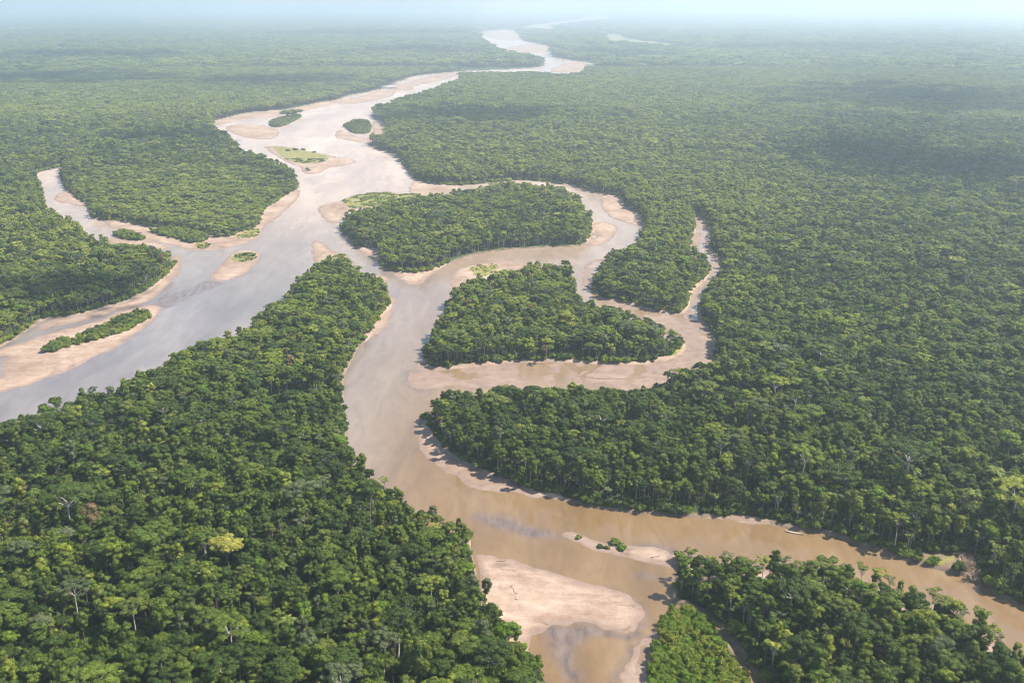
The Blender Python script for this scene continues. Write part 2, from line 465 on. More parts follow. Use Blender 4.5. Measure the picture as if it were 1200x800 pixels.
def water_mat():
    m, nt, out = new_mat('muddy_water')
    geo = nt.nodes.new('ShaderNodeNewGeometry')
    pos = geo.outputs['Position']
    a = nt.nodes.new('ShaderNodeAttribute'); a.attribute_name = 'shoal'
    mp = nt.nodes.new('ShaderNodeMapping'); nt.links.new(pos, mp.inputs[0])
    mp.inputs['Rotation'].default_value = (0, 0, R(25)); mp.inputs['Scale'].default_value = (1, .35, 1)
    nb = noise_node(nt, .010, 5, .6, mp.outputs[0])
    ns = noise_node(nt, .16, 4, .65, mp.outputs[0])
    deep = ramp(nt, [(.30, (.140, .084, .037)), (.52, (.185, .119, .061)), (.72, (.230, .160, .098))], nb.outputs[0]).outputs[0]
    sh = ramp(nt, [(.35, (.090, .067, .058)), (.65, (.165, .122, .100))], ns.outputs[0]).outputs[0]
    ad = nt.nodes.new('ShaderNodeMath'); ad.operation = 'MULTIPLY_ADD'
    mz = nt.nodes.new('ShaderNodeMapping'); nt.links.new(pos, mz.inputs[0])
    mz.inputs['Rotation'].default_value = (0, 0, R(38)); mz.inputs['Scale'].default_value = (.030, .16, 1)
    nz = noise_node(nt, 1.0, 6, .72, mz.outputs[0]); nz.inputs['Distortion'].default_value = .8
    nt.links.new(nz.outputs[0], ad.inputs[0]); ad.inputs[1].default_value = .9
    sm = nt.nodes.new('ShaderNodeMath'); sm.operation = 'MULTIPLY_ADD'
    nt.links.new(a.outputs['Fac'], sm.inputs[0]); sm.inputs[1].default_value = 1.15; sm.inputs[2].default_value = -.20
    nt.links.new(sm.outputs[0], ad.inputs[2])
    f = maprange(nt, ad.outputs[0], .52, 1.25)
    si = nt.nodes.new('ShaderNodeAttribute'); si.attribute_name = 'silt'
    pale = ramp(nt, [(.30, (.300, .220, .170)), (.52, (.375, .288, .228)), (.72, (.460, .368, .300))], nb.outputs[0]).outputs[0]
    deep = mixc(nt, deep, pale, si.outputs['Fac'])
    cl = nt.nodes.new('ShaderNodeAttribute'); cl.attribute_name = 'sky_grey'
    deep = mixc(nt, deep, ramp(nt, [(.30, (.135, .112, .102)), (.52, (.175, .149, .136)), (.72, (.230, .194, .174))], nb.outputs[0]).outputs[0], cl.outputs['Fac'])
    # thin silt streaks drawn out by the current
    mq = nt.nodes.new('ShaderNodeMapping'); nt.links.new(pos, mq.inputs[0])
    mq.inputs['Rotation'].default_value = (0, 0, R(18)); mq.inputs['Scale'].default_value = (.045, .012, 1)
    nq = noise_node(nt, 1.0, 6, .7, mq.outputs[0]); nq.inputs['Distortion'].default_value = 1.2
    deep = mixc(nt, deep, ramp(nt, [(.38, (.80, .80, .81)), (.55, (1, 1, 1)), (.68, (1.14, 1.12, 1.10))], nq.outputs[0]).outputs[0], .8, 'MULTIPLY')
    c = mixc(nt, deep, sh, f)
    b = nt.nodes.new('ShaderNodeBsdfPrincipled')
    nt.links.new(c, b.inputs['Base Color'])
    b.inputs['IOR'].default_value = 1.33
    rg = nt.nodes.new('ShaderNodeMath'); rg.operation = 'MULTIPLY_ADD'
    nt.links.new(si.outputs['Fac'], rg.inputs[0]); rg.inputs[1].default_value = .26
    nt.links.new(maprange(nt, nb.outputs[0], .35, .65, .04, .18), rg.inputs[2])
    nt.links.new(rg.outputs[0], b.inputs['Roughness'])
    nr = noise_node(nt, .9, 3, .6, mp.outputs[0])
    bp = nt.nodes.new('ShaderNodeBump')
    bp.inputs['Strength'].default_value = .035; bp.inputs['Distance'].default_value = .3
    nt.links.new(nr.outputs[0], bp.inputs['Height'])
    nt.links.new(bp.outputs[0], b.inputs['Normal'])
    nt.links.new(b.outputs[0], out.inputs['Surface'])
    return m


LAND, WATER = land_mat(), water_mat()


# ------------------------------------------------------------------ mesh helpers
def make_mesh(name, V, F, mats, midx=None, smooth=False):
    """V (N,3); F list of arrays, each (M,k)"""
    me = bpy.data.meshes.new(name)
    V = np.asarray(V, np.float32)
    F = [np.asarray(f, np.int32) for f in F if len(f)]
    me.vertices.add(len(V))
    me.vertices.foreach_set('co', V.ravel())
    loops = np.concatenate([f.ravel() for f in F])
    sizes = np.concatenate([np.full(len(f), f.shape[1], np.int32) for f in F])
    starts = np.concatenate([[0], np.cumsum(sizes)[:-1]]).astype(np.int32)
    me.loops.add(len(loops))
    me.loops.foreach_set('vertex_index', loops)
    me.polygons.add(len(sizes))
    me.polygons.foreach_set('loop_start', starts)
    me.polygons.foreach_set('loop_total', sizes)
    if midx is not None:
        me.polygons.foreach_set('material_index', np.asarray(midx, np.int32))
    me.polygons.foreach_set('use_smooth', np.full(len(sizes), smooth, bool))
    for m in mats:
        me.materials.append(m)
    me.update(calc_edges=True)
    return me


def obj(name, me, parent=None, link=True):
    o = bpy.data.objects.new(name, me)
    if link:
        COL.objects.link(o)
    if parent is not None:
        o.parent = parent
    return o


def tag(o, label, cat, group=None, kind=None):
    o['label'] = label; o['category'] = cat
    if group:
        o['group'] = group
    if kind:
        o['kind'] = kind
    return o


# ------------------------------------------------------------------ terrain and water
# a polar sheet round the viewpoint's foot, fine where the eye is close and coarse towards the horizon
az_f = np.linspace(R(-41), R(41), 960)
az_c = np.linspace(R(41), R(319), 62)[1:-1]
AZ = np.concatenate([az_f, az_c])
ys = np.concatenate([np.linspace(870, 60, 760), np.linspace(59.2, 14, 60), [12.5, 11.0, 9.8, 8.8, 8.0, 7.4]])
RAD = np.array([ground_point(600, y)[1] for y in ys])
RAD = np.concatenate([[30, 120, 220, 300, 350], RAD])
RAD = RAD[np.concatenate([[True], np.diff(RAD) > .2])]
nA, nR = len(AZ), len(RAD)
rr, aa = np.meshgrid(RAD, AZ, indexing='ij')
G = np.stack([(rr * np.sin(aa)).ravel(), (rr * np.cos(aa)).ravel()], axis=1)
Gw = warp(G)
f_for = forest_dist(Gw)
s_sand = np.full(len(G), 90.0)
s_id = np.full(len(G), -1)
kq = np.clip(np.hypot(G[:, 0], G[:, 1]) / 900, .7, 4)
Gs = Gw + np.stack([(fnoise(G[:, 0] / (38 * kq), G[:, 1] / (38 * kq), 91, 4) - .5), (fnoise(G[:, 0] / (38 * kq), G[:, 1] / (38 * kq), 97, 4) - .5)], axis=1) * (15 * kq)[:, None]
for k, p in enumerate(polyS):
    d = sdist(Gs, p) - 1.5
    better = d < s_sand
    s_sand = np.where(better, d, s_sand)
    s_id = np.where(better & (d < 2), k, s_id)
s_grass = np.full(len(G), 90.0)
for p in polyG:
    s_grass = np.minimum(s_grass, sdist(Gs, p))
far_open = np.full(len(G), 90.0)
for p in polyO:
    far_open = np.minimum(far_open, sdist(Gw, p))
st = np.full(len(G), 60.0)
for line, w in streams:
    px = np.hypot(line[:, 0], line[:, 1]).mean() / FPX
    st = np.minimum(st, linedist(Gw, line) - w * .5 * math.hypot(px, 0) * 1.05)
shoal = np.full(len(G), 90.0)
for p in polySh:
    shoal = np.minimum(shoal, sdist(Gw, p))

gx, gy = G[:, 0], G[:, 1]
n1 = fnoise(gx / 22, gy / 22, 21, 4)
n2 = fnoise(gx / 6, gy / 6, 25, 2)
hz = np.full(len(G), -1.6)
sand_in = np.clip(-s_sand, -8, 60)
# braided runnels that almost reach the water level on the big bars
kr = np.clip(np.hypot(gx, gy) / 1100, .8, 4)
run = np.abs(fnoise(gx / (70 * kr) + .6 * n1, gy / (46 * kr), 31, 3) - .5) * 2
h_sand = np.clip(.02 + .055 * sand_in, -.9, .75) + (n1 - .5) * .5 + (n2 - .5) * .10
low = np.isin(s_id, [12, 13, 14, 23])
h_sand = np.where(low, np.minimum(h_sand, .04 + .50 * (n1 - .4) + .3 * (fnoise(gx / 50, gy / 50, 161, 2) - .5)), h_sand)
h_sand = h_sand - (.35 + .3 * (kr > 1.4)) * np.clip(1 - run / (.07 + .05 * (kr > 1.4)), 0, 1) * (sand_in > 4)
hz = np.where(s_sand < 8, np.maximum(hz, h_sand), hz)
grass_land = np.clip(.4 - s_grass * .12, -1.6, 1.0)
hz = np.where(s_grass < 4, np.maximum(hz, grass_land), hz)
hz = np.where(st < 6, np.minimum(hz, .12 * st - .05), hz)
h_for = np.clip(.55 * (f_for + 3.5), -1.6, 1.5 + .7 * n1)
hz = np.where(f_for > -3.5, np.maximum(hz, h_for), hz)
fo = far_open < 0
hz = np.where(fo, np.where(s_grass < 2, 1.7, .9 + n1), hz)

W_sand = np.clip(.5 - s_sand * .12, 0, 1) * (f_for < 4)
near_bar = np.clip(1.4 - (s_sand + 2) / 5, 0, 1)
W_mud = np.clip(.8 - f_for * .5, 0, 1)
W_sand = np.where(f_for < 0, near_bar, W_sand)
far_only = np.full(len(G), 90.0)
for p in polyO[:-1]:
    far_only = np.minimum(far_only, sdist(Gw, p))
W_sand = np.where(far_only < 3, 1.0, W_sand); W_mud = np.where(far_only < 3, 0, W_mud)
cl_in = np.clip(.5 - sdist(Gw, polyO[-1]) * .2, 0, 1)
W_grass = np.maximum(np.clip(.5 - s_grass * .12, 0, 1), cl_in * .85)
W_grass = np.where((s_grass > 20) & (f_for < -2) & (cl_in < .1), 0, W_grass)
# thin line of low plants along the foot of the forest
W_grass = np.maximum(W_grass, np.clip(1 - np.abs(f_for - .5) / 3.0, 0, 1) * .22)

quad = np.arange(nR * nA).reshape(nR, nA)
a_ = quad[:-1, :]; b_ = quad[1:, :]
F = np.stack([a_, np.roll(a_, -1, 1), np.roll(b_, -1, 1), b_], axis=-1).reshape(-1, 4)[:, ::-1]
V = np.stack([gx, gy, hz], axis=1)


def sub_mesh(name, V, F, mats, attrs, smooth=True):
    used, inv = np.unique(F.ravel(), return_inverse=True)
    me = make_mesh(name, V[used], [inv.reshape(-1, 4)], mats, smooth=smooth)
    for k, arr in attrs.items():
        at = me.attributes.new(k, 'FLOAT', 'POINT')
        at.data.foreach_set('value', arr[used].astype(np.float32))
    return me


W_far = np.clip((np.hypot(gx, gy) - 5000) / 9000, 0, 1)
attrs = {'far': W_far, 'mud': W_mud, 'sand': W_sand, 'grass': W_grass, 'rise': hz}
fsand = (s_id[F[:, 0]] >= 0) & (s_id[F[:, 0]] == s_id[F[:, 2]]) & (f_for[F].max(1) < 1) & (hz[F].max(1) > -.1)
ground_o = obj('ground', sub_mesh('ground', V, F[~fsand], [LAND], attrs))
tag(ground_o, 'flat rainforest floor, river banks and river bed reaching to the hazy horizon', 'ground', kind='structure')

centre = {k: p.mean(0) for k, p in enumerate(polyS)}
SAND_TEXT = {
 0: 'thin pale beach along the foot of the dark forest beside the left channel',
 1: 'long bare sandbar round the low wooded islet in the left channel',
 2: 'small sand spit in the bend of the narrow channel behind the left forest',
 3: 'long beach along the foot of the broad light green left island',
 4: 'sand strip behind the left forest, below the smallest wooded islet',
 5: 'beach on the main river side of the broad light green left island',
 6: 'small pointed sandbar with green bushes at its head in the wide left channel',
 7: 'shoal of sand off the upper tip of the foreground peninsula',
 8: 'small sand shoal where the middle river leaves the main channel',
 9: 'curved beach under the lower left edge of the upper wooded island',
 10: 'tiny sand notch in the left edge of the upper wooded island',
 11: 'narrow crescent beach on the foreground peninsula beside the middle river',
 12: 'wet sandy side channel curving round below the middle wooded island',
 13: 'gravelly bed of the narrow channel between two forests on the right',
 14: 'grey gravel bank at the left foot of the small right island',
 15: 'sandy inside bend of the side river behind the upper wooded island',
 16: 'low grey shoal off the right end of the upper wooded island',
 17: 'sand flat at the top of the middle wooded island, with yellow grass',
 18: 'curved pale beach under the forest edge at the bend of the near river',
 19: 'thin sand ledge under the tall forest on the far near-river bank',
 20: 'big pale sandbar in the near river bend beside the foreground forest',
 21: 'low muddy bar with a few bushes lying across the near river',
 22: 'small sand landing where the muddy bar meets the right island',
 23: 'muddy beach below the bright green thicket by the creek mouth',
 24: 'strip of sand among slender trees along the top of the right island',
 25: 'rounded sand flat off the grassy left tip of the upper wooded island',
 26: 'pale sand at the mouth of the thin channel behind the upper wooded island',
 27: 'flat grassy sandbar with small trees in the upper river',
 28: 'bare oval sandbar near the far left bank of the upper river',
 29: 'thin sand tail below the round islet of the upper river',
 30: 'sand between the round islet and the right bank of the upper river',
 31: 'long narrow beach under the far left bank of the upper river',
 32: 'long sandbar in the narrow reach of the distant river',
 33: 'farthest sandbar at the top bend of the distant river',
 34: 'sandbar in the middle of the distant river bends',
 35: 'sandbar at the right hand bend of the distant river',
}
for k in range(len(polyS)):
    ff = F[fsand & (s_id[F[:, 0]] == k)]
    if len(ff) < 3:
        continue
    so = obj('sandbar', sub_mesh('sandbar', V, ff, [LAND], attrs))
    tag(so, SAND_TEXT[k], 'sandbar',
        group='sand banks of the river', kind='structure')

wet = hz[F].min(1) < .12
wv = np.stack([gx, gy, np.zeros(len(gx))], axis=1)
sh_w = np.clip(.55 - shoal / 14, 0, 1) * (shoal < 8)
near_sand = np.clip(1 - (s_sand - 1.0) / 9, 0, 1) * .26 * np.clip((fnoise(gx / 30, gy / 30, 77) - .38) * 6, 0, 1)
sh_w = np.maximum(sh_w, near_sand)
silt = np.clip((gy - 700) / 1500, 0, 1) * np.clip(1 - (gx - 60) / 900, .3, 1)
sky_grey = np.clip((-60 - gx) / 140, 0, 1) * np.clip((1700 - gy) / 500, 0, 1)  # sky reflection on the left channel, put into its base colour as grey
water_o = obj('river', sub_mesh('river', wv, F[wet], [WATER], {'shoal': sh_w, 'silt': silt, 'sky_grey': sky_grey}))
tag(water_o, 'wide silty brown river braiding between the forested islands', 'river', kind='structure')
print('terrain', round(time.time() - T0, 1), nR, nA)

# ------------------------------------------------------------------ tree meshes
def ico(sub=1):
    t = (1 + 5 ** .5) / 2
    v = [(-1, t, 0), (1, t, 0), (-1, -t, 0), (1, -t, 0), (0, -1, t), (0, 1, t), (0, -1, -t), (0, 1, -t), (t, 0, -1), (t, 0, 1), (-t, 0, -1), (-t, 0, 1)]
    v = [np.array(p) / np.linalg.norm(p) for p in v]
    f = [(0, 11, 5), (0, 5, 1), (0, 1, 7), (0, 7, 10), (0, 10, 11), (1, 5, 9), (5, 11, 4), (11, 10, 2), (10, 7, 6), (7, 1, 8), (3, 9, 4), (3, 4, 2), (3, 2, 6), (3, 6, 8), (3, 8, 9), (4, 9, 5), (2, 4, 11), (6, 2, 10), (8, 6, 7), (9, 8, 1)]
    for _ in range(sub):
        cache = {}
        def mid(a, b):
            k = (min(a, b), max(a, b))
            if k not in cache:
                m = v[a] + v[b]; v.append(m / np.linalg.norm(m)); cache[k] = len(v) - 1
            return cache[k]
        nf = []
        for a, b, c in f:
            ab, bc, ca = mid(a, b), mid(b, c), mid(c, a)
            nf += [(a, ab, ca), (b, bc, ab), (c, ca, bc), (ab, bc, ca)]
        f = nf
    return np.array(v), np.array(f)


ICO0, ICO1 = ico(0), ico(1)


class MB:
    def __init__(s):
        s.V = []; s.T = []; s.Q = []; s.mt = []; s.mq = []; s.n = 0

    def add(s, V, tris=None, quads=None, mat=0):
        V = np.asarray(V, float)
        if tris is not None and len(tris):
            s.T.append(np.asarray(tris) + s.n); s.mt += [mat] * len(tris)
        if quads is not None and len(quads):
            s.Q.append(np.asarray(quads) + s.n); s.mq += [mat] * len(quads)
        s.V.append(V); s.n += len(V)

    def mesh(s, name, mats, smooth=False):
        F = []
        if s.T: F.append(np.concatenate(s.T))
        if s.Q: F.append(np.concatenate(s.Q))
        return make_mesh(name, np.concatenate(s.V), F, mats, s.mt + s.mq, smooth)

    def merge(s, o, mat):
        for t in o.T: s.T.append(t + s.n)
        s.mt += [mat] * len(o.mt)
        for q in o.Q: s.Q.append(q + s.n)
        s.mq += [mat] * len(o.mq)
        s.V += o.V; s.n += o.n


def rand_dirs(r, n):
    d = r.normal(size=(n, 3))
    return d / np.linalg.norm(d, axis=1, keepdims=True)


def leaves(mb, r, C, N, size, jitter=.55):
    """one small bent leaf spray (two quads sharing a rib would be lost at this size: one quad) per point"""
    n = len(C)
    N = N + jitter * rand_dirs(r, n)
    N /= np.linalg.norm(N, axis=1, keepdims=True)
    A = np.cross(N, rand_dirs(r, n)); A /= np.linalg.norm(A, axis=1, keepdims=True) + 1e-9
    B = np.cross(N, A)
    s = size * r.uniform(.6, 1.35, (n, 1))
    w = s * r.uniform(.55, .9, (n, 1))
    k = r.uniform(.2, .8, (n, 1))
    V = np.stack([C - A * s, C - B * w + A * s * (k - .5), C + A * s, C + B * w - A * s * (k - .5) - N * w * .4], axis=1).reshape(-1, 3)
    mb.add(V, quads=np.arange(4 * n).reshape(n, 4))


def lobe(mb, r, c, rad, flat, n, size, hull=True, low=-.35, sub=1, jit=.55):
    c = np.asarray(c, float)
    S = np.array([1, 1, flat]) * rad
    if hull:
        hv, hf = ICO1 if sub else ICO0
        k = .74 * (1 + .16 * r.normal(size=(len(hv), 1)))
        mb.add(hv * k * S + c, tris=hf)
    d = rand_dirs(r, int(n * 1.7))
    d = d[d[:, 2] > low][:n]
    P = c + d * S * r.uniform(.78, 1.10, (len(d), 1))
    leaves(mb, r, P, d / np.array([1, 1, flat]), size, jit)


def tube(mb, pts, rads, sides=6, mat=0):
    pts = np.asarray(pts, float)
    rings = []
    for i, p in enumerate(pts):
        d = pts[min(i + 1, len(pts) - 1)] - pts[max(i - 1, 0)]
        d /= np.linalg.norm(d) + 1e-9
        a = np.cross(d, [0.31, .95, .1]); a /= np.linalg.norm(a) + 1e-9
        b = np.cross(d, a)
        t = np.linspace(0, 2 * math.pi, sides, endpoint=False)[:, None]
        rings.append(p + rads[i] * (np.cos(t) * a + np.sin(t) * b))
    V = np.concatenate(rings)
    q = []
    for i in range(len(pts) - 1):
        for j in range(sides):
            q.append((i * sides + j, i * sides + (j + 1) % sides, (i + 1) * sides + (j + 1) % sides, (i + 1) * sides + j))
    tip = np.array([[(len(pts) - 1) * sides + j for j in range(sides)]])
    mb.add(V, quads=q, mat=mat)
    # close the tip with a fan
    mb.add(np.concatenate([rings[-1], [pts[-1]]]), tris=[(j, (j + 1) % sides, sides) for j in range(sides)], mat=mat)


def limb(mb, r, a, b, r0, r1, n=4, sag=.10, sides=5):
    a, b = np.asarray(a, float), np.asarray(b, float)
    t = np.linspace(0, 1, n)[:, None]
    L = np.linalg.norm(b - a)
    off = r.normal(size=3) * L * sag
    P = a + (b - a) * t + np.sin(t * math.pi) * off
    tube(mb, P, np.linspace(r0, r1, n), sides)


def build_tree(kind, seed, lod=0):
    """returns (crown MB, trunk MB); unit size: real metres"""
    r = np.random.default_rng(seed)
    cr, tr = MB(), MB()
    q = {0: 1.0, 1: .40, 2: .12}[lod]
    ls = {0: .40, 1: .62, 2: 1.35}[lod]
    sub = 1 if lod == 0 else 0
    if kind == 'dome':
        hgt = r.uniform(20, 25); Rr = r.uniform(4.8, 6.8)
        n = r.integers(13, 20); flat_ = r.uniform(.45, .95); ex, ey = r.uniform(.8, 1.2), r.uniform(.8, 1.2)
        cs = []
        for i in range(n):
            a = 2.4 * i + r.uniform(-.6, .6); rho = Rr * math.sqrt((i + .3) / n) * r.uniform(.72, 1.0)
            z = hgt - 2.2 - (rho / Rr) ** 2 * Rr * flat_ + r.normal() * .95
            cs.append((rho * math.cos(a) * ex, rho * math.sin(a) * ey, z, r.uniform(1.0, 2.3)))
        for c in cs:
            lobe(cr, r, c[:3], c[3], r.uniform(.55, .9), int(125 * q * (c[3] / 1.7) ** 1.5), ls, True, -.45, sub, .75)
        tube(tr, [(0, 0, 0), (.2, .1, hgt * .3), (.1, -.2, hgt * .62)], [.42, .28, .2], 7)
        for c in cs[1::2]:
            limb(tr, r, (.1, -.1, hgt * .55), (c[0] * .8, c[1] * .8, c[2] - .6), .2, .07)
    elif kind == 'umbrella':
        hgt = r.uniform(25, 30); Rr = r.uniform(7.5, 9.5)
        n = r.integers(16, 22)
        fork = hgt * .68
        cs = []
        for i in range(n):
            a = 2.4 * i + r.uniform(-.5, .5); rho = Rr * math.sqrt((i + .4) / n)
            z = hgt - 1.2 - (rho / Rr) ** 2 * 3.4 + r.normal() * .55
            cs.append((rho * math.cos(a), rho * math.sin(a), z, r.uniform(1.5, 2.3)))
        for c in cs:
            lobe(cr, r, c[:3], c[3], r.uniform(.42, .6), int(110 * q), ls * .95, lod > 0 or r.random() < .7, -.3, sub)
        tube(tr, [(0, 0, 0), (.15, .2, hgt * .25), (-.1, .1, fork)], [.7, .42, .34], 8)
        for c in cs[2::2]:
            limb(tr, r, (-.1, .1, fork - r.uniform(0, 1.5)), (c[0] * .9, c[1] * .9, c[2] - .5), .26, .07)
    elif kind == 'tall':
        hgt = r.uniform(23, 29); Rr = r.uniform(3.3, 4.4)
        n = r.integers(10, 14)
        cs = []
        for i in range(n):
            a = 2.4 * i + r.uniform(-.6, .6); k = i / (n - 1)
            rho = Rr * math.sin(math.pi * (.15 + .8 * k)) * r.uniform(.4, .8)
            z = hgt - 1.3 - k * hgt * .42
            cs.append((rho * math.cos(a), rho * math.sin(a), z, r.uniform(1.3, 2.2)))
        for c in cs:
            lobe(cr, r, c[:3], c[3], r.uniform(.7, 1.0), int(120 * q), ls, True, -.6, sub)
        tube(tr, [(0, 0, 0), (.2, -.1, hgt * .4), (0, 0, hgt * .8)], [.36, .24, .1], 7)
        for c in cs[1::2]:
            limb(tr, r, (.1, 0, c[2] - 2.0), (c[0] * .8, c[1] * .8, c[2] - .3), .14, .05)
    elif kind == 'feather':
        # slender pale riverside tree, open layered crown
        hgt = r.uniform(17, 22); n = r.integers(9, 13)
        tube(tr, [(0, 0, 0), (.1, .2, hgt * .4), (.2, 0, hgt * .72)], [.22, .15, .11], 6)
        for i in range(n):
            a = 2.4 * i + r.uniform(-.5, .5); rho = r.uniform(1.2, 4.6)
            z = hgt - r.uniform(0, 3.6) - rho * .25
            c = (rho * math.cos(a), rho * math.sin(a), z)
            lobe(cr, r, c, r.uniform(1.1, 1.8), .32, int(75 * q) + 6, ls * .9, lod == 2, -.2, sub, .4)
            limb(tr, r, (.15, 0, hgt * r.uniform(.5, .72)), c, .11, .04)
    elif kind == 'palm':
        hgt = r.uniform(15, 19)
        tube(tr, [(0, 0, 0), (.25, .1, hgt * .5), (.1, 0, hgt)], [.24, .17, .16], 6)
        nf = 17 if lod == 0 else 11
        for i in range(nf):
            a = 2.4 * i; up = r.uniform(.1, 1.25)
            L = r.uniform(3.6, 4.8)
            dirh = np.array([math.cos(a), math.sin(a), 0]); side = np.array([-math.sin(a), math.cos(a), 0])
            t = np.linspace(0, 1, 5)[:, None]
            P = np.array([.1, 0, hgt]) + dirh * L * t * math.cos(up * .7) + np.array([0, 0, 1]) * (L * t * math.sin(up) * .9 - L * .75 * t ** 2)
            w = np.array([.12, .62, .78, .6, .06])[:, None]
            V = np.concatenate([P + side * w - [0, 0, .22], P, P - side * w - [0, 0, .22]])
            qd = []
            for k in range(4):
                qd += [(k, k + 5, k + 6, k + 1), (k + 5, k + 10, k + 11, k + 6)]
            cr.add(V, quads=qd)
    elif kind == 'shrub':
        n = r.integers(5, 8)
        tube(tr, [(0, 0, -.3), (0, 0, 1.6)], [.12, .06], 5)
        for i in range(n):
            a = 2.4 * i; rho = 1.9 * math.sqrt(i / n)
            lobe(cr, r, (rho * math.cos(a), rho * math.sin(a), r.uniform(1.0, 2.9) - rho * .3), r.uniform(1.0, 1.7), .85, int(70 * q) + 8, ls * .8, True, -.5, sub)
    elif kind == 'cluster':
        # a bit of far canopy, 26 m across: a dozen crowns
        for i in range(13):
            a = 2.4 * i + r.uniform(-.3, .3); rho = 13 * math.sqrt((i + .3) / 13)
            hh = r.uniform(15, 24); R0 = r.uniform(3.4, 5.6)
            for j in range(3):
                o = rand_dirs(r, 1)[0] * R0 * .5
                lobe(cr, r, (rho * math.cos(a) + o[0], rho * math.sin(a) + o[1], hh - R0 * .6 + o[2] * .5), R0 * .68, .8, 14, 1.5, True, -.2, 0)
        tube(tr, [(0, 0, 0), (0, 0, 14)], [.5, .3], 4)
    return cr, tr


KINDS = {'dome': 4, 'umbrella': 3, 'tall': 3, 'feather': 3, 'palm': 2, 'shrub': 3}
TREES = {}
for ki, (k, n) in enumerate(KINDS.items()):
    for v in range(n):
        for lod in (0, 1):
            TREES[k, v, lod] = build_tree(k, 100 * ki + 7 * v + 3, lod)
for v in range(5):
    TREES['cluster', v, 2] = build_tree('cluster', 900 + v, 2)

src_col = bpy.data.collections.new('canopy_sources')
SRC = []          # (kind, lod, tint) per source index
WHITE_TRUNK = ('umbrella', 'feather')
def add_source(kind, v, lod, tint):
    cr, tr = TREES[kind, v, lod]
    mb = MB(); mb.merge(cr, 0); mb.merge(tr, 1)
    me = mb.mesh('canopy_source', [TINT[tint], BARK if kind in WHITE_TRUNK else BARKD])
    o = bpy.data.objects.new('canopy_source_%03d' % len(SRC), me)
    src_col.objects.link(o)
    SRC.append((kind, lod, tint))


TINT_OF = {
 'dome': ['dark', 'mid', 'olive', 'bright', 'yellowgreen', 'grey', 'lime'],
 'umbrella': ['mid', 'olive', 'grey', 'dark', 'yellowgreen'],
 'tall': ['mid', 'olive', 'yellowgreen', 'grey', 'rust', 'lime'],
 'feather': ['olive', 'yellowgreen', 'grey', 'lime'],
 'palm': ['mid', 'olive', 'grey', 'lime'],
 'shrub': ['dark', 'mid', 'bright', 'yellowgreen'],
 'cluster': ['dark', 'mid', 'olive', 'yellowgreen', 'lime'],
}
for k, n in list(KINDS.items()):
    for tint in TINT_OF[k]:
        for v in range(n):
            for lod in (0, 1):
                add_source(k, v, lod, tint)
for tint in TINT_OF['cluster']:
    for v in range(5):
        add_source('cluster', v, 2, tint)
LOOK = {}
for i, s in enumerate(SRC):
    LOOK.setdefault(s, []).append(i)

# ------------------------------------------------------------------ scatter
def jitter_grid(r0, r1, s, azl=R(39)):
    n = int(r1 / s) + 2
    ii, jj = np.meshgrid(np.arange(-int(r1 * math.sin(azl) / s) - 2, int(r1 * math.sin(azl) / s) + 3), np.arange(int(r0 * math.cos(azl) / s) - 1, n))
    # staggered rows, strong jitter
    x = (ii + .5 * (jj % 2) + rng.uniform(-.42, .42, ii.shape)) * s
    y = (jj + rng.uniform(-.42, .42, ii.shape)) * s * .92
    P = np.stack([x.ravel(), y.ravel()], axis=1)
    r = np.hypot(P[:, 0], P[:, 1]); a = np.abs(np.arctan2(P[:, 0], P[:, 1]))
    P = P[(r >= r0) & (r < r1) & (a < azl)]
    Q = np.concatenate([P, np.full((len(P), 1), 18.0)], axis=1)
    ix, iy, _ = image_point(Q)
    return P[(ix > -170) & (ix < 1370) & (iy < 900)]


def pick(rnd, weights):
    """weights: list of (N,) arrays -> index per point"""
    W = np.stack(weights, axis=1)
    W = np.cumsum(W / W.sum(1, keepdims=True), axis=1)
    return (rnd[:, None] > W).sum(1).clip(0, W.shape[1] - 1)


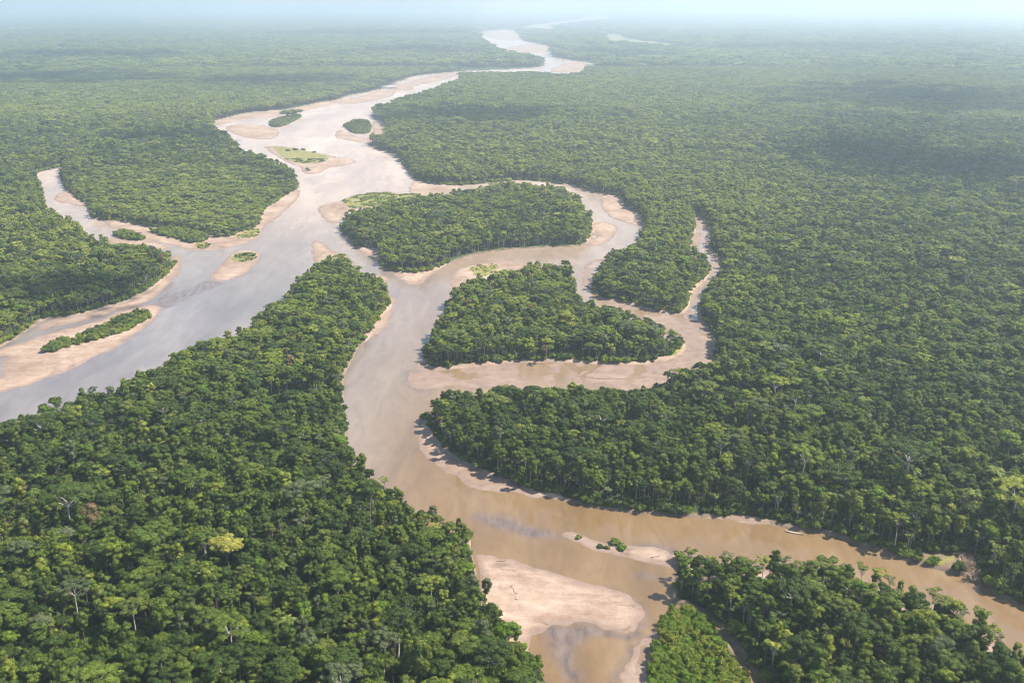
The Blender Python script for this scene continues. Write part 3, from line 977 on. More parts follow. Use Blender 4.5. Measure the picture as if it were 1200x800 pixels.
def tints_for(P, kind, rnd):
    x, y = P[:, 0], P[:, 1]
    warmth = fnoise(x / 260, y / 260, 41, 3) + .35 * (fnoise(x / 60, y / 60, 43, 2) - .5)   # drier, yellower stands
    w = np.clip((warmth - .40) * 4, 0, 1)
    g = 0 * x
    # yellow stands at far middle and upper-left island, sunlit brightness put into their tints
    ix, iy, _ = image_point(np.concatenate([P, np.full((len(P), 1), 15.0)], axis=1))
    for cx, cy, sx, sy, k in ((660, 185, 200, 42, .95), (220, 235, 95, 38, 1.0), (820, 235, 140, 42, .85), (80, 275, 100, 32, .8), (620, 100, 150, 12, .7), (170, 132, 220, 16, .85), (350, 82, 160, 7, .6), (760, 130, 100, 16, .6),
                              (520, 260, 60, 20, .3), (1080, 770, 170, 40, .6), (560, 640, 60, 60, .2), (100, 760, 90, 40, .25)):
        e_ = k * np.exp(-((ix - cx) / sx) ** 2 - ((iy - cy) / sy) ** 2)
        w = np.maximum(w, np.minimum(1, e_ * 1.25))
        g = np.maximum(g, e_)
    dist = np.hypot(x, y)
    g = g * np.clip((dist - 700) / 700, 0, 1) * (.5 + fnoise(x / 90, y / 90, 181, 2))
    w = w * np.clip(.45 + (dist - 500) / 1600, .45, 1)
    base = {'dark': np.clip(1.15 - dist / 4000, .6, 1.15) * (1 - .75 * w), 'mid': .75 * (1 - .45 * w), 'olive': .30 + .55 * w, 'bright': .13 + .10 * w, 'yellowgreen': .06 + 1.5 * w, 'grey': .10 + .08 * w, 'rust': .010 + 0 * w, 'lime': .02 + 2.3 * g}
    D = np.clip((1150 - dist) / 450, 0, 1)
    D = np.maximum(D, np.clip((ix - 830) / 170, 0, 1) * np.clip((iy - 90) / 90, 0, 1)) * (1 - .8 * g)  # shade over the near and right-hand forest put into darker leaf tints
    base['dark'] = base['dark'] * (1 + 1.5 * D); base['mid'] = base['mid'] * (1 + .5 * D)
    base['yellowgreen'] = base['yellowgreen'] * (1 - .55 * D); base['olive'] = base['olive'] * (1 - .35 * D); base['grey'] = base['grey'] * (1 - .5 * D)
    for t_, k_ in (('dark', .9), ('mid', .8), ('bright', .4), ('grey', .4)):
        base[t_] = base[t_] * (1 - k_ * np.clip(g * 1.6, 0, 1))
    if kind == 'cluster':
        base['yellowgreen'] = .38 + 1.6 * w; base['olive'] = .45 + .3 * w; base['dark'] = .30 * (1 - .9 * w); base['mid'] = .6 * (1 - .7 * w)
    return pick(rnd, [base[t] for t in TINT_OF[kind]])


def edge_profile(f):
    return np.clip((f - 1.0) / 16.0, 0, 1)


LISTS = []
def scatter(P, lod, kinds, scale, forced_scale=None):
    Pw = warp(P)
    f = forest_dist(Pw)
    thick = -sdist(Pw, polyT)
    keep = (f > 2.6) & (thick < 0)
    P, f = P[keep], f[keep]
    return P, f


near = jitter_grid(330, 900, 6.9)
mid_ = jitter_grid(900, 2600, 7.1)
mid2 = jitter_grid(2300, 3700, 9.4)
far1 = jitter_grid(3200, 6200, 21.0)
far2 = jitter_grid(6000, 15000, 60.0)
far3 = jitter_grid(15000, 42000, 190.0)

def ragged(P, r0, r1):
    # the zones of finer and coarser building meet along a ragged line
    r = np.hypot(P[:, 0], P[:, 1]) + 260 * (fnoise(P[:, 0] / 120, P[:, 1] / 120, 171, 2) - .5)
    return P[(r >= r0) & (r < r1)]


mid_ = ragged(mid_, 0, 2450); mid2 = ragged(mid2, 2440, 3450); far1 = ragged(far1, 3430, 1e9)
NAMED_SRC = []      # candidates for individual trees: (x, y, kind, variant, tint, scale, rot, apparent)


def height_at(P):
    return np.full(len(P), 2.0)


def put(P, kind_arr, kinds, lod, smin, smax, f=None, zscale=None):
    n = len(P)
    sc = rng.uniform(smin, smax, n)
    if kinds[0] == 'dome':
        # tall and low stands, and a few giants
        sc = sc * (.80 + .42 * fnoise(P[:, 0] / 45, P[:, 1] / 45, 141, 2))
        sc = np.where((rng.random(n) < .045) & (f > 24), sc * rng.uniform(1.35, 1.75, n), sc)
        sc = np.where((f < 16) & (kind_arr == 1), sc * .7, sc)
        sc = np.where(kind_arr == 1, sc * 1.15, sc)
    if f is not None:
        sc = sc * (.84 + .16 * edge_profile(f))
    idx = np.zeros(n, int); tint_i = np.zeros(n, int); var = np.zeros(n, int)
    for ki, k in enumerate(kinds):
        m = np.nonzero(kind_arr == ki)[0]
        if len(m) == 0:
            continue
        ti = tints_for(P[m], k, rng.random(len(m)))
        tint_i[m] = ti
        for t, tn in enumerate(TINT_OF[k]):
            mm = m[ti == t]
            opts = np.array(LOOK[k, lod, tn])
            vi = rng.integers(0, len(opts), len(mm))
            var[mm] = vi
            idx[mm] = opts[vi]
    rot = np.stack([rng.normal(0, .05, n), rng.normal(0, .05, n), rng.uniform(0, 2 * math.pi, n)], axis=1)
    zs = (.45 * .95 + .55 * sc) * rng.uniform(.82, 1.12, n) if kinds[0] == 'dome' else sc * rng.uniform(.85, 1.1, n)
    S = np.stack([sc * rng.uniform(.82, 1.2, n), sc * rng.uniform(.82, 1.2, n), zs], axis=1)
    return idx, rot, S, tint_i, var


kinds_c = ['dome', 'umbrella', 'tall', 'feather', 'palm']
def kind_choice(P, f):
    n = len(P)
    e = np.clip(1 - f / 14, 0, 1)
    pal = np.clip((fnoise(P[:, 0] / 110, P[:, 1] / 110, 61, 2) - .5) * 3, 0, .6)
    return pick(rng.random(n), [1.0 + 0 * e, (.045 * (1 - e) + .002), np.where(np.hypot(P[:, 0], P[:, 1]) < 900, .36, .22) + .25 * e, .10 + .6 * e, .10 + pal * .6])


LOWA = parse('76,215 130,200 240,196 320,205 345,222 306,258 300,272 258,279 200,268 118,256 105,250')
def low_island(P):
    """young low growth on the small bars"""
    k = np.ones(len(P))
    Pw = warp(P)
    k = np.where(sdist(Pw, LOWA) < 0, .62, k)
    for nm in ('K', 'M1', 'M2', 'A1', 'A2'):
        k = np.where(sdist(Pw, polyI[nm]) < 6, .45, k)
    return k


all_sets = []
for P, lod, sm in ((near, 0, (.58, 1.16)), (mid_, 1, (.56, 1.05)), (mid2, 1, (.74, 1.30))):
    Pw = warp(P); f = forest_dist(Pw); th = -sdist(Pw, polyT)
    keep = (f > 2.4) & (th < -2)
    # small gaps in the canopy
    gap = fnoise(P[:, 0] / 16, P[:, 1] / 16, 51, 2)
    keep &= gap > .23
    P, f = P[keep], f[keep]
    ka = kind_choice(P, f)
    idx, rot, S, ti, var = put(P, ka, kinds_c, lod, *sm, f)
    low = low_island(P)
    S[:, 2] *= low
    S[:, :2] *= np.where(low < .5, low, 1.0)[:, None]
    if lod:
        S[:, :2] *= 1.27
        S[:, 2] *= .92
    all_sets.append([P, ka, idx, rot, S, ti, var, lod])
for P, sc in ((far1, 1.05), (far2, 2.7), (far3, 8.2)):
    Pw = warp(P); f = forest_dist(Pw)
    keep = f > (9 if sc < 2 else 18 if sc < 5 else 40)
    P = P[keep]
    ka = np.zeros(len(P), int)
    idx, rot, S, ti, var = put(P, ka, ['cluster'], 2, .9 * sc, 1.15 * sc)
    rot[:, :2] = 0
    S[:, :2] *= (.8 + .5 * rng.random((len(P), 1)))
    if sc > 2:
        S[:, 2] *= rng.uniform(1.1, 2.0, len(P)) / sc
    else:
        S[:, 2] = rng.uniform(.80, 1.25, len(P))
    all_sets.append([P, ka, idx, rot, S, ti, var, 2])

lowi = jitter_grid(700, 4300, 4.8)
lw = warp(lowi)
lm = np.zeros(len(lowi), bool)
for nm in ('K', 'M1', 'M2', 'A1', 'A2'):
    lm |= sdist(lw, polyI[nm]) < .5
lowi = lowi[lm]
# ---- understorey: low growth at forest edges, in the gaps and on the thicket by the creek
und = np.concatenate([jitter_grid(330, 1500, 5.2), jitter_grid(330, 560, 4.4), jitter_grid(1500, 2600, 6.0)])
Pw = warp(und); fu = forest_dist(Pw); thu = -sdist(Pw, polyT)
dist_u = np.hypot(und[:, 0], und[:, 1])
gap_u = fnoise(und[:, 0] / 16, und[:, 1] / 16, 51, 2)
creek_zone = sdist(Pw, parse('790,690 830,715 870,750 905,800 940,870 900,870 860,790 845,752 800,712')) < 0
ku = ((fu > np.where(creek_zone, 3.0, -.5)) & (fu < 9)) | ((gap_u < .34) & (fu > 2) & (dist_u < 1100)) | ((fu > 2) & (dist_u < 820) & (rng.random(len(und)) < .55)) | (thu > 1.0)
qx_, qy_, _ = image_point(np.concatenate([und, np.full((len(und), 1), 2.0)], axis=1))
ku |= ((qx_ - 100) / 30) ** 2 + ((qy_ - 768) / 48) ** 2 < 1
ku &= rng.random(len(und)) < .9
und, thu_k = und[ku], thu[ku]
ui, ur, uS, _, _ = put(und, np.zeros(len(und), int), ['shrub'], 0, .75, 1.5)
uS *= np.where((thu_k <= 0) & (fu[ku] < 6), 1.4, 1.0)[:, None]
uS[:, 2] *= np.where(thu_k > 0, 1.25, 1.0)
lo_ = np.array([LOOK['shrub', 0, 'yellowgreen'], LOOK['shrub', 0, 'bright']])
mt = thu_k > 0
# the bright low growth of the clearing in the near forest
cx_, cy_, _ = image_point(np.concatenate([und, np.full((len(und), 1), 2.0)], axis=1))
inc = (((cx_ - 100) / 30) ** 2 + ((cy_ - 768) / 48) ** 2 < 1) & (rng.random(len(und)) < .75)
ui[inc] = lo_[1][rng.integers(0, 3, inc.sum())]
uS[inc] *= .7
# tufts on the grassy bars
gt = jitter_grid(330, 2600, 4.0); gtw = warp(gt)
gd = np.full(len(gt), 90.0)
for p in polyG:
    gd = np.minimum(gd, sdist(gtw, p))
gt = gt[(gd < -1) & (forest_dist(gtw) < 2) & (fnoise(gt[:, 0] / 12, gt[:, 1] / 12, 121, 2) > .45)]
gi_, gr_, gS_, _, _ = put(gt, np.zeros(len(gt), int), ['shrub'], 0, .22, .5)
gS_ *= np.clip(np.hypot(gt[:, 0], gt[:, 1]) / 900, 1, 2.4)[:, None]
gS_[:, 2] *= .6
pk = rng.random(mt.sum()) < np.where(fnoise(und[mt][:, 0] / 18, und[mt][:, 1] / 18, 71) > .5, .8, .15)
ui[mt] = np.where(pk, lo_[0][rng.integers(0, 3, mt.sum())], lo_[1][rng.integers(0, 3, mt.sum())])


def instancer(name, P3, idx, rot, S):
    me = bpy.data.meshes.new(name)
    me.vertices.add(len(P3)); me.vertices.foreach_set('co', np.asarray(P3, np.float32).ravel())
    a = me.attributes.new('pick', 'INT', 'POINT'); a.data.foreach_set('value', np.asarray(idx, np.int32))
    a = me.attributes.new('turn', 'FLOAT_VECTOR', 'POINT'); a.data.foreach_set('vector', np.asarray(rot, np.float32).ravel())
    a = me.attributes.new('size', 'FLOAT_VECTOR', 'POINT'); a.data.foreach_set('vector', np.asarray(S, np.float32).ravel())
    o = obj(name, me)
    ng = bpy.data.node_groups.new(name + '_nodes', 'GeometryNodeTree')
    ng.interface.new_socket('Geometry', in_out='INPUT', socket_type='NodeSocketGeometry')
    ng.interface.new_socket('Geometry', in_out='OUTPUT', socket_type='NodeSocketGeometry')
    gi = ng.nodes.new('NodeGroupInput'); go = ng.nodes.new('NodeGroupOutput')
    ci = ng.nodes.new('GeometryNodeCollectionInfo')
    ci.inputs['Collection'].default_value = src_col
    ci.inputs['Separate Children'].default_value = True
    ci.inputs['Reset Children'].default_value = True
    ip = ng.nodes.new('GeometryNodeInstanceOnPoints')
    ip.inputs['Pick Instance'].default_value = True
    def na(nm, typ):
        n = ng.nodes.new('GeometryNodeInputNamedAttribute'); n.data_type = typ
        n.inputs['Name'].default_value = nm
        return [s for s in n.outputs if s.name == 'Attribute' and s.enabled][0]
    er = ng.nodes.new('FunctionNodeEulerToRotation')
    L = ng.links.new
    L(gi.outputs[0], ip.inputs['Points']); L(ci.outputs[0], ip.inputs['Instance'])
    L(na('pick', 'INT'), ip.inputs['Instance Index'])
    L(na('turn', 'FLOAT_VECTOR'), er.inputs[0]); L(er.outputs[0], ip.inputs['Rotation'])
    L(na('size', 'FLOAT_VECTOR'), ip.inputs['Scale'])
    L(ip.outputs[0], go.inputs[0])
    md = o.modifiers.new('scatter', 'NODES'); md.node_group = ng
    return o


# ------------------------------------------------------------------ special single trees
BASE_Z = 2.2
MESH = {}
def part_meshes(kind, v, lod=0):
    if (kind, v, lod) not in MESH:
        cr, tr = TREES[kind, v, lod]
        MESH[kind, v, lod] = (cr.mesh(kind + '_crown', [TINT['mid']]), tr.mesh(kind + '_trunk', [BARK if kind in WHITE_TRUNK else BARKD], True))
    return MESH[kind, v, lod]


NAME = {'dome': 'rainforest_tree', 'umbrella': 'emergent_tree', 'tall': 'slender_tree', 'feather': 'riverside_tree', 'palm': 'palm_tree', 'shrub': 'shrub'}
def single(kind, v, tint, x, y, rot, S, z=BASE_Z, name=None):
    root = bpy.data.objects.new(name or NAME[kind], None)
    COL.objects.link(root)
    root.location = (x, y, z); root.rotation_euler = rot; root.scale = S
    cm, tm = part_meshes(kind, v)
    c = obj('crown', cm, root); t = obj('trunk', tm, root)
    c.material_slots[0].link = 'OBJECT'
    c.material_slots[0].material = TINT[tint]
    return root


special = []
def crown_at(px, py, zc):
    return ground_point(px, py, zc)


SPECIAL = [
 # px, py of the crown middle, kind, variant, tint, scale, label
 (265, 640, 'dome', 1, 'yellow', 2.05, 'big tree with a golden yellow domed crown standing alone among green ones'),
 (86, 690, 'umbrella', 1, 'grey', 1.05, 'grey-brown broad crowned tree on one thick white trunk above the bright green clearing'),
 (155, 712, 'umbrella', 2, 'olive', 1.0, 'olive open crowned tree with forked pale limbs beside the bright green clearing'),
 (96, 730, 'tall', 1, 'olive', .85, 'slim tree with a bare white trunk standing in the bright green clearing'),
 (133, 503, 'feather', 0, 'grey', 1.0, 'pale tree with a bright white trunk near the wide left channel'),
 (108, 455, 'feather', 1, 'dark', 1.15, 'dark tree sticking up above the canopy edge against the wide left channel'),
 (380, 560, 'feather', 2, 'grey', 1.15, 'pale tree on two tall white trunks above the dense near canopy'),
 (915, 463, 'umbrella', 0, 'olive', .9, 'large olive tan crowned tree in the broad forest behind the near river'),
 (640, 408, 'umbrella', 1, 'rust', .62, 'small pinkish brown crowned tree at the front of the middle island'),
 (1175, 375, 'umbrella', 2, 'olive', 1.0, 'very broad olive crowned tree in the forest at the right edge'),
 (950, 720, 'tall', 0, 'olive', 1.0, 'tall tree with twin white trunks in the middle of the near right island'),
]
taken = np.zeros((0, 2))
spec_pts = []
for px, py, kind, v, tint, sc, lab in SPECIAL:
    zc = {'umbrella': 24, 'dome': 19}.get(kind, 19)
    zs = sc if sc < 1.6 else 1.22
    x, y = crown_at(px, py, BASE_Z + zc * zs)
    spec_pts.append((x, y, 8.5 * sc if kind == 'umbrella' else 9.5 if kind == 'dome' else 4.5))
    o = single(kind, v, tint, x, y, (0, 0, 1.3 * px), (sc, sc, zs))
    tag(o, lab, 'tree', 'rainforest trees of the near forest')
    special.append(o)

# take out ordinary trees that would stand inside a special crown, the clearing, and the sandy strip
CLEAR_PX = [(100, 768, 27, 44), (1116, 664, 42, 15)]
def clear_mask(P):
    m = np.ones(len(P), bool)
    for x, y, r in spec_pts:
        m &= np.hypot(P[:, 0] - x, P[:, 1] - y) > r + 1.5
        L_ = math.hypot(x, y); a_ = P[:, 0] * x / L_ + P[:, 1] * y / L_ - L_; b_ = np.abs(P[:, 1] * x / L_ - P[:, 0] * y / L_)
        m &= ~((a_ < 0) & (a_ > -17 if r > 10 else a_ > -13) & (b_ < r * .8))
    for cx, cy, rx, ry in CLEAR_PX:
        ix, iy, _ = image_point(np.concatenate([P, np.full((len(P), 1), 2.0)], axis=1))
        m &= ((ix - cx) / rx) ** 2 + ((iy - cy) / ry) ** 2 > 1
    return m


for s in all_sets[:2]:
    m = clear_mask(s[0])
    for k in (0, 1, 2, 3, 4, 5, 6):
        s[k] = s[k][m]

# ------------------------------------------------------------------ the individually built trees: those that show largest
P, ka, idx, rot, S, ti, var, _ = all_sets[0]
top = np.array([22, 26, 26, 20, 17])[ka] * S[:, 2]
ctr = np.concatenate([P, (BASE_Z + top * .85)[:, None]], axis=1)
ix, iy, dep = image_point(ctr)
crad = np.array([6, 8.5, 4.5, 4.8, 4.2])[ka] * S[:, 0]
app = crad * np.sqrt(top) / dep
# a tree shows when no taller neighbour stands close in front of it
inframe = (ix > 4) & (ix < 1196) & (iy > 20) & (iy < 790)
cand = np.nonzero(inframe)[0]
cand = cand[np.argsort(-app[cand])]
chosen = []
cover = {}
for c in cand:
    d = crad[c] / dep[c] * FPX
    key = (int(ix[c] // 4), int(iy[c] // 4))
    # hidden if a nearer crown sits over it
    hid = False
    nb = np.nonzero((np.abs(ix - ix[c]) < d) & (dep < dep[c] - 2) & (np.abs(iy - iy[c]) < d))[0]
    for k in nb:
        if math.hypot(ix[k] - ix[c], iy[k] - iy[c]) < .55 * crad[k] / dep[k] * FPX:
            hid = True; break
    if not hid:
        chosen.append(c)
    if len(chosen) >= 300 - len(SPECIAL):
        break
chosen = np.array(chosen)

LANDMARKS = [
 ((265, 640), 'the golden yellow tree'), ((75, 735), 'the bright green clearing'), ((86, 690), 'the thick white trunked tree'),
 ((155, 712), 'the forked olive tree'), ((640, 700), 'the big near sandbar'), ((800, 695), 'the creek mouth'), ((865, 755), 'the narrow brown creek'),
 ((950, 720), 'the twin white trunks'), ((1110, 735), 'the sandy right bank'), ((1110, 665), 'the collapsed bank'),
 ((490, 600), 'the river bend'), ((400, 700), 'the middle of the near forest'), ((540, 760), 'the bank below the sandbar'),
 ((300, 780), 'the bottom edge'), ((30, 640), 'the near forest\'s left end'), ((380, 560), 'the twin pale trunked tree'),
 ((1040, 780), 'the front of the right island'), ((920, 655), 'the far sandy strip'), ((735, 590), 'the dark far bank'), ((925, 617), 'the moored boat'),
]
KW = {'dome': 'round crowned tree', 'umbrella': 'flat crowned tree', 'tall': 'tall narrow tree', 'feather': 'open feathery tree', 'palm': 'palm'}
TW = {'dark': 'dark green', 'mid': 'mid green', 'olive': 'olive', 'yellowgreen': 'yellow green', 'bright': 'bright green', 'grey': 'grey green', 'rust': 'rusty brown', 'lime': 'pale lime green'}
ORD = ['', 'second ', 'third ', 'fourth ', 'fifth ', 'sixth ', 'seventh ', 'eighth ', 'ninth ', 'tenth ', 'eleventh ', 'twelfth ', 'thirteenth ', 'fourteenth ', 'fifteenth ']
groups = {}
for c in chosen:
    k = kinds_c[ka[c]]; t = TINT_OF[k][ti[c]]
    dd = [math.hypot(ix[c] - lx, (iy[c] - ly) * 1.4) for (lx, ly), _ in LANDMARKS]
    li = int(np.argmin(dd)); (lx, ly), ln = LANDMARKS[li]
    dx, dy = ix[c] - lx, (iy[c] - ly) * 1.4
    if abs(dx) > abs(dy):
        way = 'right of' if dx > 0 else 'left of'
    else:
        way = 'in front of' if dy > 0 else 'behind'
    groups.setdefault((t, k, way, li), []).append((dd[li], c))
labels = {}
for (t, k, way, li), lst in groups.items():
    lst.sort()
    for n, (_, c) in enumerate(lst):
        ln = LANDMARKS[li][1]
        if len(lst) == 1:
            labels[c] = f'{TW[t]} {KW[k]} {way} {ln}'
        else:
            labels[c] = f'{TW[t]} {KW[k]}, {ORD[n]}nearest {way} {ln}'
for c in chosen:
    k = kinds_c[ka[c]]; t = TINT_OF[k][ti[c]]
    o = single(k, int(var[c]), t, float(P[c, 0]), float(P[c, 1]), tuple(rot[c]), tuple(S[c]))
    tag(o, labels[c], 'palm' if k == 'palm' else 'tree', 'rainforest trees of the near forest')

drop = np.ones(len(P), bool); drop[chosen] = False
for k in (0, 1, 2, 3, 4, 5, 6):
    all_sets[0][k] = all_sets[0][k][drop]

# the rest of the forest: one mass
PP = np.concatenate([s[0] for s in all_sets]); II = np.concatenate([s[2] for s in all_sets])
RR = np.concatenate([s[3] for s in all_sets]); SS = np.concatenate([s[4] for s in all_sets])
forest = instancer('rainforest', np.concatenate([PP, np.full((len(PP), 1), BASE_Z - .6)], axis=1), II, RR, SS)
tag(forest, 'dense green rainforest canopy covering the plain and the river islands', 'rainforest', kind='stuff')
m = rng.random(len(und)) < .95
cane = jitter_grid(600, 900, 3.6); cane = cane[(sdist(warp(cane), parse(SAND[24])) < -1) & (rng.random(len(cane)) < .42)]
lowi = np.concatenate([lowi, cane])
li_, lr_, lS_, _, _ = put(lowi, np.zeros(len(lowi), int), ['shrub'], 0, 1.0, 2.1)
ky = np.arange(len(lowi)) >= len(lowi) - len(cane)
li_[ky] = lo_[0][rng.integers(0, 3, ky.sum())]; lS_[ky] *= .62
under = instancer('undergrowth', np.concatenate([np.concatenate([lowi, np.full((len(lowi), 1), .9)], axis=1), np.concatenate([und[m], np.full((m.sum(), 1), 1.5)], axis=1), np.concatenate([gt, np.full((len(gt), 1), .5)], axis=1)]),
                  np.concatenate([li_, ui[m], gi_]), np.concatenate([lr_, ur[m], gr_]), np.concatenate([lS_, uS[m], gS_]))
tag(under, 'low green undergrowth along the river banks and beside the creek', 'undergrowth', kind='stuff')
print('forest', len(PP), len(und), len(chosen), round(time.time() - T0, 1))

# ------------------------------------------------------------------ bushes on the bars
BUSHES = [
 (678, 630, 0.80, 'olive', 'low brown-green bush at the upstream tip of the muddy bar'),
 (704, 641, 0.80, 'dark', 'small dark bush in the middle of the muddy bar'),
 (722, 637, 1.38, 'mid', 'tallest round bush on the muddy bar in the near river'),
 (729, 643, 1.16, 'bright', 'bright green low bush at the water side of the muddy bar'),
 (712, 642, 0.72, 'olive', 'small olive bush between the two larger ones on the muddy bar'),
 (281, 301, 1.3, 'mid', 'left bush on the grassy head of the small pointed sandbar'),
 (288, 299, 1.7, 'dark', 'tallest dark bush on the head of the small pointed sandbar'),
 (297, 300, 1.5, 'mid', 'right bush on the grassy head of the small pointed sandbar'),
 (338, 177, 1.9, 'dark', 'first dark bush on the flat grassy bar in the upper river'),
 (347, 176, 2.2, 'dark', 'largest dark bush on the flat grassy bar in the upper river'),
 (356, 176, 1.9, 'dark', 'third dark bush on the flat grassy bar in the upper river'),
 (368, 179, 1.7, 'dark', 'dark bush set apart on the flat grassy bar in the upper river'),
 (361, 200, 2.3, 'mid', 'lone round bush at the lower end of the flat grassy bar'),
 (797, 683, .8, 'grey', 'pale grey bush at the water edge by the creek mouth'),
]
for px, py, sc, tint, lab in BUSHES:
    x, y = ground_point(px, py, .3)
    o = single('shrub', px % 3, tint, x, y, (0, 0, px * .7), (sc * 1.15, sc * 1.15, sc * .8), .1)
    tag(o, lab, 'bush', 'bushes growing on the river bars')

# ------------------------------------------------------------------ driftwood, fallen trees, boat
def driftwood(px, py, ang, L, lab, seed, branches=4, rad=.35, z=.35):
    r = np.random.default_rng(seed)
    mb = MB()
    tube(mb, [(-L / 2, 0, .2), (-L / 6, .3, .35), (L / 5, -.1, .3), (L / 2, .2, .55)], [rad * 1.3, rad, rad * .8, rad * .4], 7)
    for k in range(branches):
        a = (r.uniform(-.1, .45) * L, r.uniform(-.2, .2), .35)
        d = np.array([r.uniform(.5, 1.6), r.uniform(-1.5, 1.5), r.uniform(.3, 1.2)]) * L * .16
        limb(mb, r, a, np.array(a) + d, rad * .45, rad * .12)
    # the torn root plate
    for k in range(7):
        t = k / 7 * 6.28
        limb(mb, r, (-L / 2, 0, .3), (-L / 2 - r.uniform(.3, .9), math.cos(t) * 1.1, .5 + math.sin(t) * .8), rad * .5, rad * .12)
    me = mb.mesh('driftwood', [DEAD], True)
    o = obj('driftwood', me)
    x, y = ground_point(px, py, z)
    o.location = (x, y, z); o.rotation_euler = (0, 0, ang)
    tag(o, lab, 'driftwood', 'stranded driftwood on the river bars')
    return o


driftwood(602, 691, 1.9, 9.5, 'long stranded trunk lying towards the camera on the big pale sandbar', 1, 6, .5)
driftwood(607, 700, 1.2, 5.0, 'short stump of driftwood below the long trunk on the big sandbar', 2, 3, .6)
driftwood(596, 668, -.25, 8.5, 'thin driftwood branch lying across the top of the big pale sandbar', 3, 5, .25)
driftwood(588, 657, .1, 4.5, 'short dark driftwood at the waterline of the big pale sandbar', 4, 2, .3, .2)
driftwood(521, 533, .6, 4.5, 'lone driftwood stump on the curved beach at the river bend', 5, 3, .45)
driftwood(770, 652, .2, 6.0, 'driftwood on the muddy bar close to the right island', 6, 5, .3)
driftwood(416, 410, 1.0, 9.0, 'bleached driftwood caught on the left bank of the middle river', 7, 6, .45)
driftwood(79, 419, .1, 6.0, 'small dark driftwood on the long sandbar of the left channel', 8, 3, .4)

# heap of fallen trunks on the collapsed bank, each one a thing
r_ = np.random.default_rng(5)
FALL = ['pink-brown trunk fallen towards the water on the collapsed bank', 'long bare trunk lying across the heap on the collapsed bank',
        'broken pale trunk on top of the heap on the collapsed bank', 'dead trunk with splayed branches at the back of the collapsed bank',
        'dead trunk sliding into the river below the collapsed bank', 'short reddish trunk at the upper end of the collapsed bank']
for k, lab in enumerate(FALL):
    px, py = [(1134, 668), (1129, 664), (1138, 661), (1130, 657), (1141, 673), (1126, 659)][k]
    mb = MB(); L = r_.uniform(11, 16)
    tube(mb, [(-L / 2, 0, 0), (0, .4, .2), (L / 2, 0, .1)], [.5, .38, .2], 7)
    for j in range(30):
        s = r_.uniform(-.35, .5) * L
        d = np.array([r_.uniform(.4, 1.6), r_.uniform(-1.6, 1.6), r_.uniform(-.1, 1.5)]) * 2.4
        limb(mb, r_, (s, .2, .2), np.array((s, .2, .2)) + d, .22, .06, 4, .2)
    o = obj('fallen_tree', mb.mesh('fallen_tree', [DEAD], True))
    x, y = ground_point(px, py, 2.5)
    o.location = (x, y, 2.6 + .35 * k * (k < 4)); o.rotation_euler = (r_.uniform(-.5, .5), r_.uniform(-.25, .1), r_.uniform(-2.6, -.6))
    tag(o, lab, 'fallen tree', 'dead trees heaped on the collapsed bank')

# bare dead crown in the right forest
mb_t, mb_c = MB(), MB()
r_ = np.random.default_rng(9)
tube(mb_t, [(0, 0, 0), (.2, 0, 10), (0, .2, 18)], [.6, .45, .35], 7)
for j in range(13):
    a = j * 2.4; e = np.array([math.cos(a) * r_.uniform(4, 8), math.sin(a) * r_.uniform(4, 8), 18 + r_.uniform(2, 6)])
    limb(mb_c, r_, (0, .2, 15 + r_.uniform(0, 3)), e, .26, .10, 5, .08)
    for q in range(9):
        s = np.array((0, .2, 16.5)) * (1 - .5) + e * .5 if q < 4 else e * .8 + np.array((0, .2, 16.5)) * .2
        limb(mb_c, r_, s, s + r_.normal(size=3) * 1.9 + [0, 0, .9], .10, .03, 3)
root = bpy.data.objects.new('dead_tree', None); COL.objects.link(root)
x, y = ground_point(1137, 588, 24)
root.location = (x, y, BASE_Z)
obj('trunk', mb_t.mesh('dead_trunk', [DEAD], True), root); obj('branches', mb_c.mesh('dead_branches', [DEAD], True), root)
tag(root, 'leafless brown dead tree with bare spreading branches above the right bank', 'dead tree')

